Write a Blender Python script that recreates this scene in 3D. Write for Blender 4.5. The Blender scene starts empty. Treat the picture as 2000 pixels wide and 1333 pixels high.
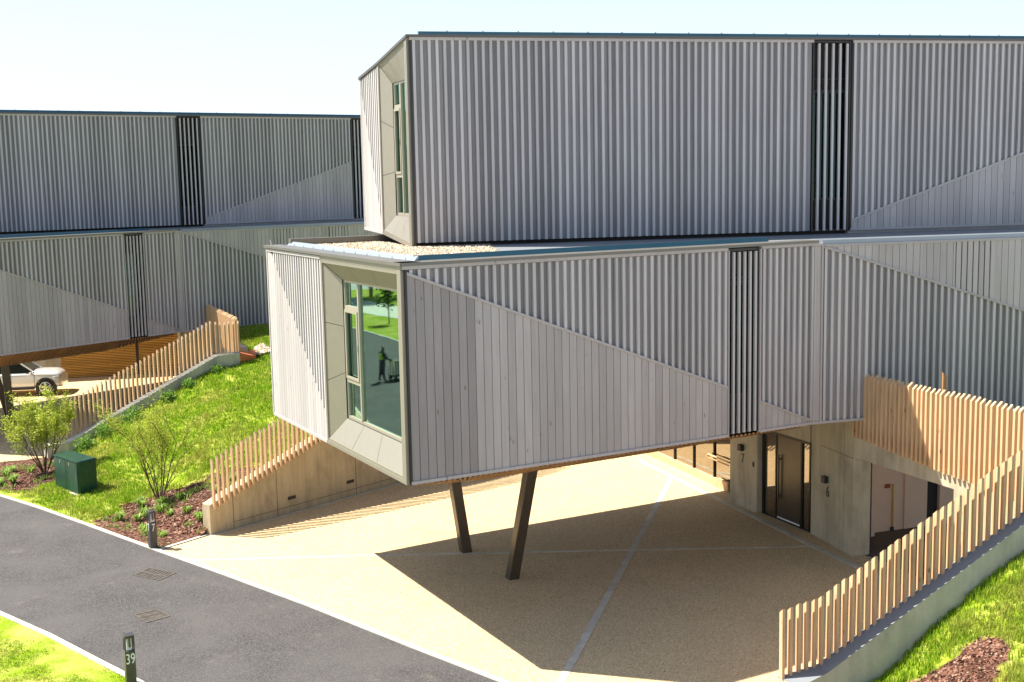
import bpy, math, random
import numpy as np
from mathutils import Matrix, Vector
from mathutils.geometry import delaunay_2d_cdt
R = math.radians
random.seed(7)
rng = np.random.default_rng(7)
SC = bpy.context.scene
COL = SC.collection

# ------------------------------------------------------------------ camera, sky, sun, exposure
def cam_basis(pitch, roll):
    fw = Vector((0, math.cos(pitch), -math.sin(pitch)))
    r0 = Vector((1, 0, 0)); u0 = r0.cross(fw)
    c, s = math.cos(roll), math.sin(roll)
    return c*r0 - s*u0, s*r0 + c*u0, fw
cd = bpy.data.cameras.new('camera'); cam = bpy.data.objects.new('camera', cd); COL.objects.link(cam)
r_, u_, f_ = cam_basis(R(7.53329), R(1.11046))
m = Matrix((r_, u_, -f_)).transposed().to_4x4(); m.translation = Vector((0, 0, 9.8))
cam.matrix_world = m
cd.sensor_width = 36; cd.lens = 2413.77/2000*36
cd.clip_start = .1; cd.clip_end = 4000
SC.camera = cam

SUN = Vector((-.725, .21, 1)).normalized()          # towards the sun
w = bpy.data.worlds.new('World'); SC.world = w; w.use_nodes = True
nt = w.node_tree; bg = nt.nodes['Background']
sky = nt.nodes.new('ShaderNodeTexSky'); sky.sky_type = 'NISHITA'; sky.sun_disc = False
sky.sun_elevation = math.asin(SUN.z); sky.sun_rotation = math.atan2(SUN.x, SUN.y)
sky.air_density = 1.0; sky.dust_density = 1.0; sky.ozone_density = 1.0; sky.altitude = 50
# thin bright haze towards the horizon, as on the photograph's pale sky
tcw = nt.nodes.new('ShaderNodeTexCoord'); sp = nt.nodes.new('ShaderNodeSeparateXYZ'); mr = nt.nodes.new('ShaderNodeMapRange'); mxw = nt.nodes.new('ShaderNodeMix'); mxw.data_type = 'RGBA'
nt.links.new(tcw.outputs['Generated'], sp.inputs[0]); nt.links.new(sp.outputs[2], mr.inputs[0])
mr.inputs[1].default_value = .0; mr.inputs[2].default_value = .42; mr.inputs[3].default_value = .9; mr.inputs[4].default_value = 0
nt.links.new(mr.outputs[0], mxw.inputs[0]); nt.links.new(sky.outputs[0], mxw.inputs[6]); mxw.inputs[7].default_value = (5.5, 6.4, 7.2, 1)
nt.links.new(mxw.outputs[2], bg.inputs[0]); bg.inputs[1].default_value = .08
sl = bpy.data.lights.new('sun', 'SUN'); sun = bpy.data.objects.new('sun', sl); COL.objects.link(sun)
sun.rotation_euler = (-SUN).to_track_quat('-Z', 'Y').to_euler(); sun.location = (-30, 20, 60)
sl.energy = 5.0; sl.angle = R(.53); sl.color = (1, .945, .84)
SC.view_settings.view_transform = 'Standard'; SC.view_settings.look = 'None'
SC.view_settings.exposure = 1.2; SC.view_settings.gamma = 1

# ------------------------------------------------------------------ materials
M = {}
class NT:
    def __init__(s, name):
        s.m = bpy.data.materials.new(name); s.m.use_nodes = True; s.t = s.m.node_tree
        s.b = s.t.nodes['Principled BSDF']; s.out = s.t.nodes['Material Output']; M[name] = s.m
        s.tc = s.n('TexCoord')
    def n(s, k, **kw):
        x = s.t.nodes.new('ShaderNode'+k)
        for a, v in kw.items(): setattr(x, a, v)
        return x
    def l(s, a, b): s.t.links.new(a, b)
    def co(s, sc=(1, 1, 1)):
        mp = s.n('Mapping'); s.l(s.tc.outputs['Object'], mp.inputs[0]); mp.inputs['Scale'].default_value = sc; return mp.outputs[0]
    def noise(s, scale, sc=(1, 1, 1), det=4, rough=.55, dist=0):
        x = s.n('TexNoise'); s.l(s.co(sc), x.inputs['Vector']); x.inputs['Scale'].default_value = scale
        x.inputs['Detail'].default_value = det; x.inputs['Roughness'].default_value = rough; x.inputs['Distortion'].default_value = dist
        return x.outputs['Fac']
    def ramp(s, fac, stops):
        x = s.n('ValToRGB'); s.l(fac, x.inputs[0]); e = x.color_ramp.elements
        while len(e) < len(stops): e.new(.5)
        for i, (p, c) in enumerate(stops):
            e[i].position = p; e[i].color = (*c, 1) if len(c) == 3 else c
        return x.outputs[0]
    def mix(s, fac, a, b, mode='MIX'):
        x = s.n('Mix', data_type='RGBA', blend_type=mode)
        for i, v in ((0, fac), (6, a), (7, b)):
            if isinstance(v, (int, float)): x.inputs[i].default_value = v
            elif isinstance(v, tuple): x.inputs[i].default_value = (*v, 1)
            else: s.l(v, x.inputs[i])
        return x.outputs[2]
    def isl(s): return s.n('NewGeometry').outputs['Random Per Island']
    def val(s, fac, lo, hi):
        x = s.n('MapRange'); s.l(fac, x.inputs[0]); x.inputs[3].default_value = lo; x.inputs[4].default_value = hi; return x.outputs[0]
    def bright(s, col, v):
        x = s.n('HueSaturation'); s.l(col, x.inputs['Color']) if not isinstance(col, tuple) else setattr(x.inputs['Color'], 'default_value', (*col, 1))
        s.l(v, x.inputs['Value']); return x.outputs[0]
    def fin(s, col, rough=.7, bump=None, bs=.3, bd=.01, metal=0, spec=.5):
        if isinstance(col, tuple): s.b.inputs['Base Color'].default_value = (*col, 1)
        else: s.l(col, s.b.inputs['Base Color'])
        if isinstance(rough, (int, float)): s.b.inputs['Roughness'].default_value = rough
        else: s.l(rough, s.b.inputs['Roughness'])
        s.b.inputs['Metallic'].default_value = metal; s.b.inputs['Specular IOR Level'].default_value = spec
        if bump is not None:
            x = s.n('Bump'); x.inputs['Strength'].default_value = bs; x.inputs['Distance'].default_value = bd
            s.l(bump, x.inputs['Height']); s.l(x.outputs[0], s.b.inputs['Normal'])
        return s.m

def wood(name, c, var=.25, knot=None, grain=.2, rough=.75, zs=.05, alt=None):
    n = NT(name)
    # random shift per board, so that no two boards share their grain
    sh = n.n('VectorMath', operation='SCALE'); cmb = n.n('CombineXYZ'); i = n.isl()
    for k in range(3): n.l(i, cmb.inputs[k])
    n.l(cmb.outputs[0], sh.inputs[0]); sh.inputs['Scale'].default_value = 57.0
    ad = n.n('VectorMath', operation='ADD'); n.l(n.tc.outputs['Object'], ad.inputs[0]); n.l(sh.outputs[0], ad.inputs[1])
    def nz(scale, sc, det=4, dist=0):
        mp = n.n('Mapping'); n.l(ad.outputs[0], mp.inputs[0]); mp.inputs['Scale'].default_value = sc
        x = n.n('TexNoise'); n.l(mp.outputs[0], x.inputs['Vector']); x.inputs['Scale'].default_value = scale
        x.inputs['Detail'].default_value = det; x.inputs['Distortion'].default_value = dist; return x.outputs['Fac']
    g = nz(22, (1, 1, zs), 5, .6)
    l = nz(1.1, (1, 1, .5), 3)
    col = n.ramp(g, [(.25, tuple(x*(1-grain) for x in c)), (.5, c), (.8, tuple(min(1, x*(1+grain*.6)) for x in c))])
    if knot:
        mp = n.n('Mapping'); n.l(ad.outputs[0], mp.inputs[0]); mp.inputs['Scale'].default_value = (6, 6, 2.2)
        v = n.n('TexVoronoi'); n.l(mp.outputs[0], v.inputs['Vector']); v.inputs['Scale'].default_value = 1
        kf = n.ramp(v.outputs['Distance'], [(.05, (1, 1, 1)), (.16, (0, 0, 0))])
        wn = nz(1.7, (1, 1, 1), 1)
        kk = n.mix(n.ramp(wn, [(.5, (0, 0, 0)), (.62, (1, 1, 1))]), (0, 0, 0), kf)
        col = n.mix(kk, col, knot)
    if alt:      # some boards are a different cut: second random number per board
        wn = n.n('TexWhiteNoise', noise_dimensions='1D'); n.l(n.isl(), wn.inputs['W']); col = n.mix(n.val(wn.outputs['Value'], 0, .85), col, alt)
    v1 = n.val(n.isl(), 1-var, 1+var*.7); col = n.bright(col, v1); col = n.bright(col, n.val(l, .86, 1.12))
    return n.fin(col, rough, g, .25, .004, spec=.3)

wood('wood_cladding', (.43, .40, .39), .12, (.2, .17, .15), .10)
wood('wood_cladding_dark', (.31, .282, .278), .12, (.16, .13, .12), .10)
wood('wood_batten', (.51, .488, .482), .13, None, .08)
wood('wood_backing', (.285, .272, .275), .18, None, .12)
wood('larch', (.63, .43, .25), .26, (.10, .04, .015), .3, alt=(.44, .215, .085))
wood('larch_amber', (.78, .42, .10), .2, (.16, .06, .02), .25, zs=1)
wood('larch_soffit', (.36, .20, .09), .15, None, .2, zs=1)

def concrete(name, c, warm=(.55, .42, .22), streak=.35, rough=.8):
    n = NT(name)
    a = n.noise(1.3, (1, 1, .6), 6, .65); b = n.noise(9, (1, 1, 1), 5, .7); st = n.noise(5, (1, 1, .08), 4); f = n.noise(120, det=3)
    col = n.ramp(a, [(.3, tuple(x*.66 for x in c)), (.5, c), (.72, tuple(x*1.2 for x in c))])
    col = n.mix(n.ramp(b, [(.5, (0, 0, 0)), (.75, (.5, .5, .5))]), col, warm)
    col = n.mix(n.ramp(st, [(.45, (0, 0, 0)), (.75, (streak,)*3)]), col, tuple(x*.55 for x in c))
    v = n.n('TexVoronoi'); n.l(n.co(), v.inputs['Vector']); v.inputs['Scale'].default_value = 7
    col = n.mix(n.ramp(v.outputs['Distance'], [(.04, (.6, .6, .6)), (.08, (0, 0, 0))]), col, tuple(x*.4 for x in c))
    col = n.bright(col, n.val(f, .88, 1.1))
    return n.fin(col, rough, b, .25, .01, spec=.3)
concrete('concrete', (.50, .435, .32), (.54, .38, .17), .5)
concrete('concrete_pale', (.52, .485, .40), (.46, .40, .28), .4)
concrete('concrete_wall', (.51, .42, .28), (.50, .34, .15), .5)

def simple(name, c, rough=.5, metal=0, spec=.5, nz=0, sc=6):
    n = NT(name)
    if nz: c = n.bright(c, n.val(n.noise(sc, det=4), 1-nz, 1+nz))
    return n.fin(c, rough, metal=metal, spec=spec)
simple('champagne_metal', (.285, .26, .21), .42, .3, nz=.08)
simple('frame_metal', (.40, .365, .29), .4, .3, nz=.06)
simple('dark_metal', (.035, .032, .03), .38, .4, nz=.15)
simple('column_metal', (.10, .082, .062), .33, .5, nz=.2, sc=3)
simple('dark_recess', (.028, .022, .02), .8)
simple('black_box', (.02, .02, .022), .5)
simple('zinc_sky_tone', (.045, .12, .15), .38, .55, nz=.15, sc=2)  # zinc on the shaded edges, the mirrored sky's blue put into its colour
simple('zinc_lit_tone', (.26, .30, .34), .38, .35, nz=.1, sc=2)  # same zinc, the paler look of its sunlit side put into the colour
simple('coping_metal', (.17, .16, .14), .45, .3, nz=.08, sc=2)
simple('coping_dark', (.12, .11, .10), .5, .4, nz=.1)
simple('membrane', (.20, .215, .23), .6, nz=.12, sc=2)
simple('white_paint', (.8, .8, .78), .5)
simple('plaster', (.80, .56, .42), .75, nz=.06, sc=2)
simple('warm_bar', (.8, .6, .25), .25, .6)
simple('red_plastic', (.35, .04, .02), .45)
simple('terracotta', (.62, .16, .05), .7, nz=.15)
simple('floor_dark', (.16, .11, .08), .7)
simple('white_letter', (.85, .86, .86), .5)
simple('curtain', (.30, .62, .70), .8, nz=.1)
simple('room', (.045, .06, .055), .9)
simple('car_paint', (.80, .79, .76), .22, .1, nz=.02)
M['car_paint'].node_tree.nodes['Principled BSDF'].inputs['Coat Weight'].default_value = 1
simple('tyre', (.02, .02, .02), .8)
simple('rim_metal', (.65, .65, .66), .25, .9)
simple('car_glass', (.02, .03, .03), .05, 0, .9)
simple('lamp_glass', (.6, .65, .7), .1)
simple('chrome', (.7, .7, .7), .12, 1)
simple('hivis', (.55, .8, .05), .8); simple('trousers', (.05, .05, .08), .8); simple('skin', (.5, .32, .22), .6); simple('helmet', (.03, .05, .12), .4)
simple('blue_tie', (.02, .3, .35), .5)

def glass(name, tint, refl, rmax=1.0, gc=(.52, .82, .68, 1)):
    n = NT(name); t = n.t
    g = n.n('BsdfGlossy'); g.inputs['Roughness'].default_value = .02; bp = n.n('Bump'); bp.inputs['Strength'].default_value = .018; bp.inputs['Distance'].default_value = .02; n.l(n.noise(1.6, det=1), bp.inputs['Height']); n.l(bp.outputs[0], g.inputs['Normal']); g.inputs['Color'].default_value = gc
    tr = n.n('BsdfTransparent'); tr.inputs['Color'].default_value = (*tint, 1)
    lw = n.n('LayerWeight'); lw.inputs['Blend'].default_value = .35
    mx = n.n('MixShader'); n.l(n.val(lw.outputs['Fresnel'], refl, rmax), mx.inputs[0])
    n.l(tr.outputs[0], mx.inputs[1]); n.l(g.outputs[0], mx.inputs[2]); n.l(mx.outputs[0], n.out.inputs[0]); t.nodes.remove(n.b)
    return n.m
glass('glass', (.45, .72, .62), .42)
glass('door_glass', (.34, .28, .22), .3, 1.0, (1, .9, .76, 1))
glass('shutter_glass', (.3, .4, .38), .05, .35)

# ground materials
n = NT('resin')
v = n.n('TexVoronoi'); n.l(n.co(), v.inputs['Vector']); v.inputs['Scale'].default_value = 58
a = n.noise(.35, det=5, rough=.6); b = n.noise(30, det=3)
c = n.ramp(v.outputs['Color'], [(.15, (.42, .28, .13)), (.45, (.64, .46, .24)), (.8, (.80, .62, .37))])
c = n.bright(c, n.val(a, .84, 1.12))
c = n.mix(n.ramp(n.noise(.9, det=6, rough=.7, dist=.8), [(.55, (0, 0, 0)), (.8, (.4, .4, .4))]), c, (.34, .25, .14))
n.fin(c, .85, v.outputs['Distance'], .35, .01, spec=.25)

n = NT('asphalt')
v = n.n('TexVoronoi'); n.l(n.co(), v.inputs['Vector']); v.inputs['Scale'].default_value = 55
a = n.noise(.5, (1, 1, 1), 6, .65, .5); d = n.noise(1.3, (1, 1, 1), 8, .8, .3)
c = n.ramp(v.outputs['Color'], [(.1, (.028, .026, .026)), (.5, (.06, .056, .055)), (.9, (.13, .12, .116))])
c = n.mix(n.ramp(a, [(.35, (0, 0, 0)), (.65, (.65, .65, .65))]), c, (.105, .097, .092))
c = n.mix(n.ramp(d, [(.57, (0, 0, 0)), (.70, (.30, .30, .30))]), c, (.24, .20, .16))
n.fin(c, .85, v.outputs['Distance'], .5, .01, spec=.3)

n = NT('far_ground'); n.fin(n.ramp(n.noise(.2, det=4), [(.3, (.38, .365, .355)), (.7, (.48, .465, .45))]), .9, spec=.2)
n = NT('kerb'); a = n.noise(2.5, det=5); b = n.noise(60, det=2)
n.fin(n.bright(n.ramp(a, [(.3, (.50, .46, .37)), (.6, (.66, .62, .52))]), n.val(b, .9, 1.08)), .85)
n = NT('paving_strip'); a = n.noise(1.5, det=6, rough=.7); b = n.noise(70, det=2)
n.fin(n.bright(n.ramp(a, [(.3, (.46, .39, .28)), (.65, (.72, .65, .51))]), n.val(b, .9, 1.08)), .85)

n = NT('bank_soil')          # grass thatch, with mulch where the beds are (attribute 'mulch')
at = n.n('Attribute', attribute_name='mulch')
a = n.noise(.8, det=6, rough=.7); b = n.noise(14, det=4, rough=.7); v = n.n('TexVoronoi'); n.l(n.co((1, 1, 1)), v.inputs['Vector']); v.inputs['Scale'].default_value = 16
g = n.mix(n.ramp(a, [(.42, (0, 0, 0)), (.62, (1, 1, 1))]), (.22, .32, .012), (.44, .42, .10))
g = n.bright(g, n.val(b, .65, 1.3))
mu = n.ramp(v.outputs['Color'], [(.15, (.03, .014, .01)), (.5, (.12, .055, .036)), (.75, (.22, .105, .072)), (.93, (.38, .26, .19))])
mu = n.bright(mu, n.val(b, .7, 1.25))
n.fin(n.mix(at.outputs['Fac'], g, mu), .95, b, .7, .05, spec=.1)

n = NT('grass_blade'); i = n.isl(); a = n.noise(.55, det=5, rough=.65)
c = n.ramp(i, [(0, (.08, .19, .01)), (.4, (.23, .41, .015)), (.8, (.40, .53, .03)), (1, (.56, .53, .14))])
c = n.mix(n.ramp(a, [(.47, (0, 0, 0)), (.66, (.75, .75, .75))]), c, (.46, .42, .11))
n.fin(c, .7, spec=.1)
tl = n.n('BsdfTranslucent'); n.l(c, tl.inputs[0]); mx = n.n('MixShader'); mx.inputs[0].default_value = .4
n.l(n.b.outputs[0], mx.inputs[1]); n.l(tl.outputs[0], mx.inputs[2]); n.l(mx.outputs[0], n.out.inputs[0])
def leafmat(name, c0, c1):
    n = NT(name); c = n.ramp(n.isl(), [(0, c0), (1, c1)])
    n.fin(c, .55, spec=.3)
    tl = n.n('BsdfTranslucent'); n.l(c, tl.inputs[0]); mx = n.n('MixShader'); mx.inputs[0].default_value = .35
    n.l(n.b.outputs[0], mx.inputs[1]); n.l(tl.outputs[0], mx.inputs[2]); n.l(mx.outputs[0], n.out.inputs[0]); return n.m
leafmat('leaf_yellow', (.30, .38, .03), (.55, .60, .08))
leafmat('leaf_green', (.12, .26, .03), (.28, .44, .08))
leafmat('leaf_dark', (.02, .07, .01), (.07, .15, .02))
leafmat('tuft_leaf', (.16, .30, .03), (.34, .46, .10))
leafmat('red_leaf', (.10, .03, .03), (.26, .10, .07))
wood('bark', (.11, .075, .05), .2)
n = NT('chip'); n.fin(n.ramp(n.isl(), [(0, (.03, .014, .01)), (.4, (.11, .048, .03)), (.75, (.22, .11, .07)), (1, (.46, .34, .26))]), .9, spec=.1)
n = NT('pebble'); n.fin(n.ramp(n.isl(), [(0, (.20, .15, .09)), (.5, (.42, .34, .24)), (1, (.64, .57, .47))]), .8, spec=.2)
n = NT('green_cabinet'); a = n.noise(3, (1, 1, .5), 5, .7); st = n.noise(9, (1, 1, .08), 3)
c = n.ramp(a, [(.3, (.006, .034, .023)), (.6, (.012, .062, .042)), (.8, (.045, .115, .088))])
c = n.mix(n.ramp(st, [(.5, (0, 0, 0)), (.8, (.35, .35, .35))]), c, (.09, .14, .11))
n.fin(c, .3, a, .1, .01)
n = NT('iron'); a = n.noise(8, det=5); n.fin(n.ramp(a, [(.3, (.055, .048, .042)), (.7, (.15, .125, .10))]), .75, metal=.3)
n = NT('bollard_paint'); a = n.noise(5, det=3); n.fin(n.ramp(a, [(.3, (.045, .043, .045)), (.7, (.085, .08, .082))]), .42, metal=.3)

# ------------------------------------------------------------------ mesh helpers
class MB:
    def __init__(s): s.v = []; s.f = []
    def poly(s, pts):
        b = len(s.v); s.v += [tuple(p) for p in pts]; s.f.append(tuple(range(b, b+len(pts))))
    def hexa(s, lo, hi):              # two loops of 4 points (bottom, top)
        b = len(s.v); s.v += [tuple(p) for p in lo]+[tuple(p) for p in hi]
        s.f += [(b+3, b+2, b+1, b), (b+4, b+5, b+6, b+7)]+[(b+i, b+(i+1) % 4, b+4+(i+1) % 4, b+4+i) for i in range(4)]
    def prism(s, lo, hi):             # two n-gon loops
        k = len(lo); b = len(s.v); s.v += [tuple(p) for p in lo]+[tuple(p) for p in hi]
        s.f += [tuple(b+i for i in reversed(range(k))), tuple(b+k+i for i in range(k))]
        s.f += [(b+i, b+(i+1) % k, b+k+(i+1) % k, b+k+i) for i in range(k)]
    def box(s, x0, x1, y0, y1, z0, z1):
        s.hexa([(x0, y0, z0), (x1, y0, z0), (x1, y1, z0), (x0, y1, z0)], [(x0, y0, z1), (x1, y0, z1), (x1, y1, z1), (x0, y1, z1)])
    def fbox(s, F, s0, s1, z0, z1, o0, o1): s.fhex(F, s0, s1, z0, z0, z1, z1, o0, o1)
    def fhex(s, F, s0, s1, zl0, zl1, zh0, zh1, o0, o1):
        s.hexa([F(s0, zl0, o0), F(s1, zl1, o0), F(s1, zl1, o1), F(s0, zl0, o1)], [F(s0, zh0, o0), F(s1, zh1, o0), F(s1, zh1, o1), F(s0, zh0, o1)])
    def tube(s, p, q, r0, r1, k=6):
        p, q = Vector(p), Vector(q); d = (q-p).normalized(); a = d.orthogonal().normalized(); b = d.cross(a)
        lo = [p+r0*(math.cos(t)*a+math.sin(t)*b) for t in [2*math.pi*i/k for i in range(k)]]
        hi = [q+r1*(math.cos(t)*a+math.sin(t)*b) for t in [2*math.pi*i/k for i in range(k)]]
        s.prism(lo, hi)
    def bar(s, p, q, wd, hd, up=(0, 0, 1)):  # rectangular bar from p to q
        p, q = Vector(p), Vector(q); d = (q-p).normalized(); a = d.cross(Vector(up)).normalized()*wd/2; b = a.cross(d).normalized()*hd/2
        s.hexa([p-a-b, p+a-b, p+a+b, p-a+b], [q-a-b, q+a-b, q+a+b, q-a+b])
    def build(s, name, mat, parent=None, bevel=0, smooth=False, **tags):
        me = bpy.data.meshes.new(name); o3 = parent_origin(parent)
        me.from_pydata([(x-o3[0], y-o3[1], z-o3[2]) for x, y, z in s.v], [], s.f); me.materials.append(M[mat]); me.update()
        import bmesh
        bm = bmesh.new(); bm.from_mesh(me); bmesh.ops.recalc_face_normals(bm, faces=bm.faces); bm.to_mesh(me); bm.free()
        if smooth: me.polygons.foreach_set('use_smooth', [True]*len(me.polygons))
        o = bpy.data.objects.new(name, me); COL.objects.link(o)
        if parent: o.parent = parent
        if bevel:
            md = o.modifiers.new('bevel', 'BEVEL'); md.width = bevel; md.segments = 1; md.limit_method = 'ANGLE'
        for k, v in tags.items(): o[k] = v
        return o
def parent_origin(p):
    o = Vector((0, 0, 0))
    while p: o = o+p.location; p = p.parent
    return o
def thing(name, label, cat, loc=(0, 0, 0), group=None):
    o = bpy.data.objects.new(name, None); COL.objects.link(o); o.location = loc; o.empty_display_size = .3
    o['label'] = label; o['category'] = cat
    if group: o['group'] = group
    return o
def raw_mesh(name, verts, faces, mat, parent=None, smooth=False, **tags):   # numpy arrays, all faces same size
    me = bpy.data.meshes.new(name); k = faces.shape[1]
    me.vertices.add(len(verts)); me.vertices.foreach_set('co', verts.astype(np.float32).ravel())
    me.loops.add(faces.size); me.loops.foreach_set('vertex_index', faces.astype(np.int32).ravel())
    me.polygons.add(len(faces)); me.polygons.foreach_set('loop_start', np.arange(len(faces), dtype=np.int32)*k)
    if smooth: me.polygons.foreach_set('use_smooth', np.ones(len(faces), dtype=bool))
    me.update(calc_edges=True); me.materials.append(M[mat])
    o = bpy.data.objects.new(name, me); COL.objects.link(o)
    if parent: o.parent = parent
    for a, v in tags.items(): o[a] = v
    return o
class Fr:   # a vertical plane: s along it, z up, o outwards
    def __init__(s, c, ang=None, to=None, flip=False):
        s.c = np.array(c[:2], float)
        if to is not None: ang = math.atan2(to[1]-c[1], to[0]-c[0]); s.len = math.hypot(to[0]-c[0], to[1]-c[1])
        else: ang = R(ang)
        s.d = np.array([math.cos(ang), math.sin(ang)]); s.n = np.array([s.d[1], -s.d[0]])*(-1 if flip else 1)
    def xy(s, a, o=0): return s.c+s.d*a+s.n*o
    def __call__(s, a, z, o=0):
        p = s.c+s.d*a+s.n*o; return (p[0], p[1], z)

def lin(s0, z0, s1, z1): return lambda s: z0+(z1-z0)*(s-s0)/(s1-s0)
def cst(v): return lambda s: v
def battens(mb, F, s0, s1, zl, zh, o0=0., o1=.065, pitch=.19, wd=.068, off=.06):
    s = s0+off
    while s+wd < s1+.01:
        a, b = s, s+wd
        l0, l1, h0, h1 = zl(a), zl(b), zh(a), zh(b)
        if h0-l0 > .03 and h1-l1 > .03: mb.fhex(F, a, b, l0, l1, h0, h1, o0, o1)
        s += pitch
def boards(mb, F, s0, s1, zl, zh, o0=.02, o1=.05, pitch=.19, gap=.013):
    s = s0
    while s < s1-.02:
        a, b = s, min(s+pitch-gap, s1)
        l0, l1, h0, h1 = zl(a), zl(b), zh(a), zh(b)
        if h0-l0 > .0 or h1-l1 > .0:
            h0, h1 = max(h0, l0+.002), max(h1, l1+.002); mb.fhex(F, a, b, l0, l1, h0, h1, o0, o1)
        s += pitch
def clad(parent, F, kind, s0, s1, zl, zh, label=None, **kw):
    mb = MB(); (battens if kind == 'b' else boards)(mb, F, s0, s1, zl, zh, **kw)
    o = mb.build('cladding_battens' if kind == 'b' else 'cladding_boards', 'wood_batten' if kind == 'b' else 'wood_cladding', parent)
    if label: o['label'] = label
    bk = MB(); off = -.012 if kind == 'b' else 0
    # backing boards in the gaps, each its own plank
    s = s0
    while s < s1-.01:
        a, b = s, min(s+.1885, s1); l0, l1, h0, h1 = zl(a), zl(b), max(zh(a), zl(a)+.002), max(zh(b), zl(b)+.002)
        bk.fhex(F, a, b, l0, l1, h0, h1, -.03, off+.004); s += .19
    bk.build('backing_board', 'wood_backing', parent)
    return o

# ------------------------------------------------------------------ the house type (two stand in the photograph)
PIV = (7, 30, 0)
C1 = (-2.123, 24.528); C0 = (-6.337, 32.524); FOLD = (7.337, 29.858); U1 = (-2.343, 30.424); UF = (-3.985, 34.667)
F1 = Fr(C1, 29.396); F2 = Fr(FOLD, 14.86); SD = Fr(C1, 117.788, flip=True); UP = Fr(U1, 13.094)
US = Fr(U1, to=UF, flip=True)
ZB, ZT = 3.67, 8.13; UB, UT = 8.25, 13.22

def shutter(root, F, s0, s1, z0, z1, zg0, zg1, bars, nb):
    w = thing_part('window', root, F(s0, z0))
    m = MB(); m.fbox(F, s0, s1, z0, z1, -.36, -.32); m.build('frame_back', 'dark_recess', w)
    m = MB(); m.fbox(F, s0, s0+.04, z0, z1, -.32, .03); m.fbox(F, s1-.06, s1, z0, z1, -.32, .03)
    m.fbox(F, s0+.04, s1-.06, z1-.06, z1, -.32, .02); m.fbox(F, s0+.04, s1-.06, z0, z0+.05, -.32, -.02)
    m.fbox(F, s0+.04, s1-.06, zg1, zg1+.07, -.26, -.19); m.fbox(F, s0+.04, s1-.06, zg0-.06, zg0, -.26, -.19)
    for zz in bars: m.fbox(F, s0+.04, s1-.06, zz, zz+.03, -.22, -.16)
    m.build('frame', 'dark_metal', w)
    m = MB(); m.fbox(F, s0+.04, s1-.06, zg0, zg1, -.24, -.225); m.build('pane', 'shutter_glass', w)
    p = (s1-s0-.1)/nb
    for k in range(nb):
        a = s0+.07+p*(k+.5)-.035
        m = MB(); m.fbox(F, a+.006, a+.062, z0+.02, z1-.08, .0, .06); m.build('louvre_blade', 'wood_batten', w)
def thing_part(name, parent, loc):
    o = bpy.data.objects.new(name, None); COL.objects.link(o); o.parent = parent; po = parent_origin(parent)
    o.location = Vector(loc)-po; o.empty_display_size = .2; return o

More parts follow.
